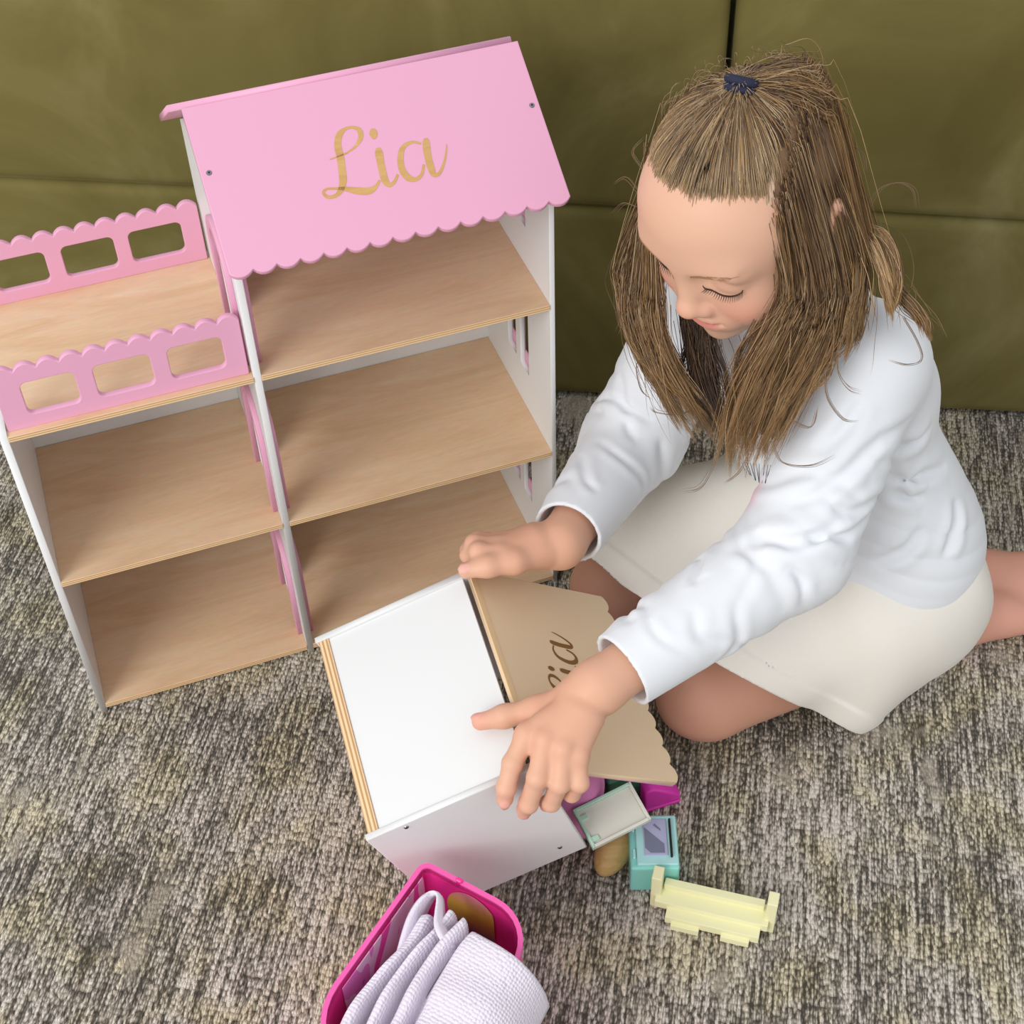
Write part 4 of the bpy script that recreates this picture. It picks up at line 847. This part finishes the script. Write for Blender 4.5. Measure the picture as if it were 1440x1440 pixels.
# toys spilling out under the roof
def lump(name, cen, ax, r, mat, label, cat, fold=0.002, fr=120, zmin=0.0):
    F = Field(); c = np.asarray(cen, float); R = np.array(Matrix.Rotation(ax, 3, 'Z'))
    F.ell(c, R, r, 0.0); F.ell(c + R @ np.array([r[0] * 0.35, r[1] * 0.2, r[2] * 0.15]), R, np.array(r) * 0.75, 0.012)
    ev = lambda P: np.maximum(F.ev(P) + fold * np.sin(P @ (R @ np.array([fr, fr * 0.35, 0.0])) + 2 * noise3(P, 80, 2)), zmin - P[:, 2])
    V, Fq = surface(ev, c - max(r) * 1.8, c + max(r) * 1.8, max(0.0016, max(r) / 26)); o = np_mesh(name, V - c, Fq, mat, None); o.location = c; return tag(o, label, cat)
lump('doll_blanket', (0.0440, 0.7860, 0.0560), 0.3, (0.031, 0.034, 0.050), paint('soft_pink_fabric', srgb(222, 138, 190), 0.85, 0.15, bump=0.3, bscale=500), 'soft pink crumpled doll blanket spilling from under the tan roof', 'blanket', 0.0022, 150, 0.002)
gb_ = empty('toy_block', (0.0960, 0.8290, 0.0), 0.35); tag(gb_, 'dark green toy block in shadow between pink blanket and magenta wedge', 'toy block')
M_grn = paint('dark_green_plastic', srgb(52, 92, 70), 0.45, 0.4)
box('body', -0.022, 0.022, -0.020, 0.020, 0.001, 0.052, M_grn, gb_, 0.003, 3); box('lid', -0.024, 0.024, -0.022, 0.022, 0.052, 0.058, paint('green_lid', srgb(66, 128, 96), 0.4, 0.4), gb_, 0.002, 2)
M_mag = paint('magenta_plastic', srgb(238, 62, 190), 0.35, 0.4)
wd = empty('toy_wedge', (0.1300, 0.8230, 0.0), 0.30); tag(wd, 'bright magenta toy wedge peeking out under the roof corner', 'toy')
plate('body', [[(-0.018, 0.002), (0.018, 0.004), (0.020, 0.012), (-0.008, 0.034), (-0.018, 0.034)]], 0.032, M_mag, wd, Matrix(((1, 0, 0, 0), (0, 0, -1, 0.0), (0, 1, 0, 0), (0, 0, 0, 1))), 0.002)
box('base', -0.019, 0.020, -0.017, 0.017, 0.0, 0.004, M_mag, wd, 0.001, 1)
# shallow clear-edged tray
M_trayp = paint('milky_tray_plastic', srgb(224, 224, 212), 0.35, 0.5); M_trayg = paint('pale_green_rim', srgb(190, 226, 206), 0.3, 0.5)
tr = empty('toy_tray', (0.0800, 0.7500, 0.079), math.radians(25)); tr.rotation_euler = (math.radians(14), math.radians(-6), math.radians(24)); tag(tr, 'milky white shallow toy tray with pale green rim beside the mint oven', 'toy tray')
box('panel', -0.027, 0.027, -0.017, 0.017, -0.003, 0.001, M_trayp, tr, 0.0006)
for a in ((-0.029, 0.029, 0.017, 0.020), (-0.029, 0.029, -0.020, -0.017), (0.027, 0.030, -0.020, 0.020), (-0.030, -0.027, -0.020, 0.020)): box('rim', *a, -0.004, 0.004, M_trayg if a[0] == -0.030 or a[2] == 0.017 else M_trayp, tr, 0.0006)
for y in (0.009, -0.013): box('clip', -0.029, -0.020, y - 0.002, y + 0.003, 0.0008, 0.003, M_trayg, tr, 0.0005)
# tan oval toy
lump('toy_boat', (0.0860, 0.7560, 0.0165), 1.05, (0.034, 0.0165, 0.0160), wood_mat('tan_toy_wood', srgb(176, 142, 86), srgb(196, 162, 104), srgb(210, 178, 122), scale=4), 'tan oval wooden toy lying under the milky tray', 'toy', 0.0, 1, 0.001)

# ------------------------------------------------------------------ pink toy box with a folded towel
def print_mat():
    m, nt, b = new_mat('unicorn_streak_print'); L = nt.links.new; tc = N(nt, 'ShaderNodeTexCoord'); mp = N(nt, 'ShaderNodeMapping'); mp.inputs['Scale'].default_value = (9, 9, 6); mp.inputs['Rotation'].default_value = (0.2, 0.7, 0.3); L(tc.outputs['Object'], mp.inputs['Vector'])
    n = N(nt, 'ShaderNodeTexNoise'); n.inputs['Scale'].default_value = 1.5; n.inputs['Detail'].default_value = 2; n.inputs['Distortion'].default_value = 1.6; L(mp.outputs['Vector'], n.inputs['Vector'])
    r = ramp(nt, [(0.28, srgb(96, 76, 205)), (0.40, srgb(240, 80, 175)), (0.47, srgb(240, 200, 230)), (0.58, srgb(232, 130, 205)), (0.66, srgb(120, 110, 210)), (0.78, srgb(244, 170, 110))], 'CONSTANT'); L(n.outputs['Fac'], r.inputs['Fac']); L(r.outputs['Color'], b.inputs['Base Color']); b.inputs['Roughness'].default_value = 0.35
    return m
def sticker_mat():
    m, nt, b = new_mat('sunset_sticker'); tc = N(nt, 'ShaderNodeTexCoord'); sp = N(nt, 'ShaderNodeSeparateXYZ'); nt.links.new(tc.outputs['Generated'], sp.inputs[0])
    r = ramp(nt, [(0.1, srgb(86, 84, 110)), (0.4, srgb(196, 160, 70)), (0.65, srgb(226, 186, 72)), (0.95, srgb(224, 128, 150))]); nt.links.new(sp.outputs[2], r.inputs['Fac']); nt.links.new(r.outputs['Color'], b.inputs['Base Color']); b.inputs['Roughness'].default_value = 0.4
    return m
M_hot = paint('hot_pink_plastic', srgb(246, 52, 150), 0.3, 0.5)
tb = empty('toy_box', mat=frame_mat((-0.0845, 0.6620, 0.0), (0.842, -0.539, 0), (0.539, 0.842, 0))); tag(tb, 'hot pink open plastic toy box with printed inner wall at the bottom edge', 'toy box')
TW, TL, TH = 0.108, 0.176, 0.150          # local: x across, -y towards the camera
def ringwall(name, pts, z0, z1, off, mat, parent, flare=0.0):
    V, Fc = [], []; n = len(pts); P = np.array(pts); T = np.roll(P, -1, 0) - np.roll(P, 1, 0); T /= np.linalg.norm(T, axis=1)[:, None]; Nn = np.stack([T[:, 1], -T[:, 0]], 1)
    for o, z in ((off, z0), (off + flare, z1), (-0.0 + flare, z1), (0.0, z0)):
        for p, q in zip(P, Nn): V.append((p[0] + q[0] * o, p[1] + q[1] * o, z))
    for a in range(4):
        b_ = (a + 1) % 4
        for i in range(n): j = (i + 1) % n; Fc.append((a * n + i, a * n + j, b_ * n + j, b_ * n + i))
    return mesh(name, V, Fc, mat, parent, False)
def corner_rect(x0, x1, y0, y1, rs, n=8):
    out = []
    for (cx, cy, a0), r in zip(((x1, y1, 0), (x0, y1, 90), (x0, y0, 180), (x1, y0, 270)), rs):
        sx = 1 if cx == x1 else -1; sy = 1 if cy == y1 else -1
        for i in range(n + 1): a = math.radians(a0 + 90 * i / n); out.append((cx - sx * r + r * math.cos(a), cy - sy * r + r * math.sin(a)))
    return out
plan = corner_rect(0, TW, -TL, 0, (0.040, 0.006, 0.052, 0.040))
ringwall('wall', plan, 0.0, TH, 0.0028, M_hot, tb)
ringwall('rim', plan, TH - 0.006, TH + 0.002, 0.0042, paint('pink_rim', srgb(246, 96, 176), 0.3, 0.5), tb)
mesh('bottom', [(p[0], p[1], 0.003) for p in plan], [tuple(range(len(plan)))], M_hot, tb)
box('printed_lining', 0.0006, 0.0016, -TL + 0.054, -0.006, 0.008, TH - 0.006, print_mat(), tb, 0.0003, 1)
stk = mesh('sticker', [(0.046 + 0.026 * math.cos(a) if 0.046 + 0.026 * math.cos(a) < 0.067 else 0.067, -0.0012, 0.108 + 0.036 * math.sin(a)) for a in np.linspace(0, 2 * math.pi, 28)[:-1]], [tuple(range(27))], sticker_mat(), tb)
box('latch', 0.030, 0.036, 0.0, 0.004, TH - 0.004, TH + 0.005, M_hot, tb, 0.001, 1)
# towel: one long cloth folded back and forth, standing on edge in the box and flopping over the right rim
def waffle_mat():
    m, nt, b = new_mat('waffle_cotton'); L = nt.links.new; b.inputs['Base Color'].default_value = srgb(232, 224, 238); b.inputs['Roughness'].default_value = 0.95; b.inputs['Sheen Weight'].default_value = 0.3
    tc = N(nt, 'ShaderNodeTexCoord'); v = N(nt, 'ShaderNodeTexVoronoi'); v.inputs['Scale'].default_value = 420; v.inputs['Randomness'].default_value = 0.35; L(tc.outputs['UV'], v.inputs['Vector'])
    v.inputs['Scale'].default_value = 60
    bp = N(nt, 'ShaderNodeBump'); bp.inputs['Strength'].default_value = 0.8; bp.inputs['Distance'].default_value = 0.002; bp.invert = True; L(v.outputs['Distance'], bp.inputs['Height']); L(bp.outputs['Normal'], b.inputs['Normal'])
    r = ramp(nt, [(0.0, srgb(200, 190, 214)), (0.35, srgb(234, 228, 240))]); L(v.outputs['Distance'], r.inputs['Fac']); 
    return m
def towel():
    # cross-section of the folds (across, up) in toy-box x and z; swept along the box's length
    prof = [(0.020, 0.050), (0.021, 0.092), (0.024, 0.099), (0.028, 0.094), (0.030, 0.070), (0.034, 0.066), (0.037, 0.094), (0.040, 0.104), (0.044, 0.098), (0.046, 0.078), (0.050, 0.075), (0.053, 0.100), (0.057, 0.109), (0.061, 0.104), (0.063, 0.088), (0.067, 0.092), (0.072, 0.108), (0.085, 0.112), (0.100, 0.114), (0.116, 0.111), (0.131, 0.098), (0.140, 0.078), (0.143, 0.055)]
    A = catmull(np.array(prof), 90); n = len(A); m = 40; V, Fc, UV = [], [], []
    s = np.concatenate([[0], np.cumsum(np.linalg.norm(np.diff(A, axis=0), axis=1))])
    for j in range(m):
        t = j / (m - 1); y0 = -0.045 - 0.112 * t
        for i in range(n):
            x, z = A[i]; k = i / (n - 1)
            sk = -0.006 * t; bulge = 0.006 * math.sin(3.1 * t + k * 3) + 0.002 * math.sin(17 * t + 9 * k)
            lim = -0.012 * (1 - t) * math.sin(math.pi * k)
            V.append((x + sk * (0.4 + 0.6 * k) + 0.003 * math.sin(6 * t + 5 * k), y0 + 0.020 * k * (1 - 1.2 * t) + 0.012 * math.sin(k * 5) * (1 - t), z + 0.050 + bulge * 0.6 - 0.004 * t * t)); UV.append((s[i], 0.112 * t))
    for j in range(m - 1):
        for i in range(n - 1): a = j * n + i; Fc.append((a, a + 1, a + n + 1, a + n))
    tl = empty('towel', (-0.0845, 0.6620, 0.0)); tl.matrix_world = frame_mat((-0.0845, 0.6620, 0.0), (0.842, -0.539, 0), (0.539, 0.842, 0))
    tag(tl, 'white waffle-weave towel folded into the pink toy box', 'towel')
    o = mesh('folded_cloth', V, Fc, waffle_mat(), tl, True); uv = o.data.uv_layers.new(name='UVMap')
    for lp in o.data.loops: uv.data[lp.index].uv = (UV[lp.vertex_index][0] * 6, UV[lp.vertex_index][1] * 6)
    sd = o.modifiers.new('cloth', 'SOLIDIFY'); sd.thickness = 0.0022; sd.offset = 0
    # a corner loop turned up at the back
    P = catmull(np.array([(0.022, -0.070, 0.140), (0.016, -0.040, 0.148), (0.018, -0.022, 0.156), (0.028, -0.020, 0.160), (0.042, -0.040, 0.160), (0.060, -0.052, 0.158)]), 30); V, Fc = [], []
    for i, p in enumerate(P):
        w = 0.010 * (0.75 + 0.25 * math.sin(i * 0.3)); 
        for q in (-1, -0.4, 0.4, 1): V.append((p[0] - 0.3 * w * q, p[1] - 0.5 * w * q, p[2] + w * q * 0.8 - 0.004 * (q * q)))
    for i in range(29):
        for k in range(3): a = 4 * i + k; Fc.append((a, a + 1, a + 5, a + 4))
    o = mesh('turned_corner', V, Fc, paint('waffle_corner', srgb(232, 224, 238), 0.95, 0.1, bump=0.6, bscale=500), tl, True); sd = o.modifiers.new('cloth', 'SOLIDIFY'); sd.thickness = 0.003
towel()
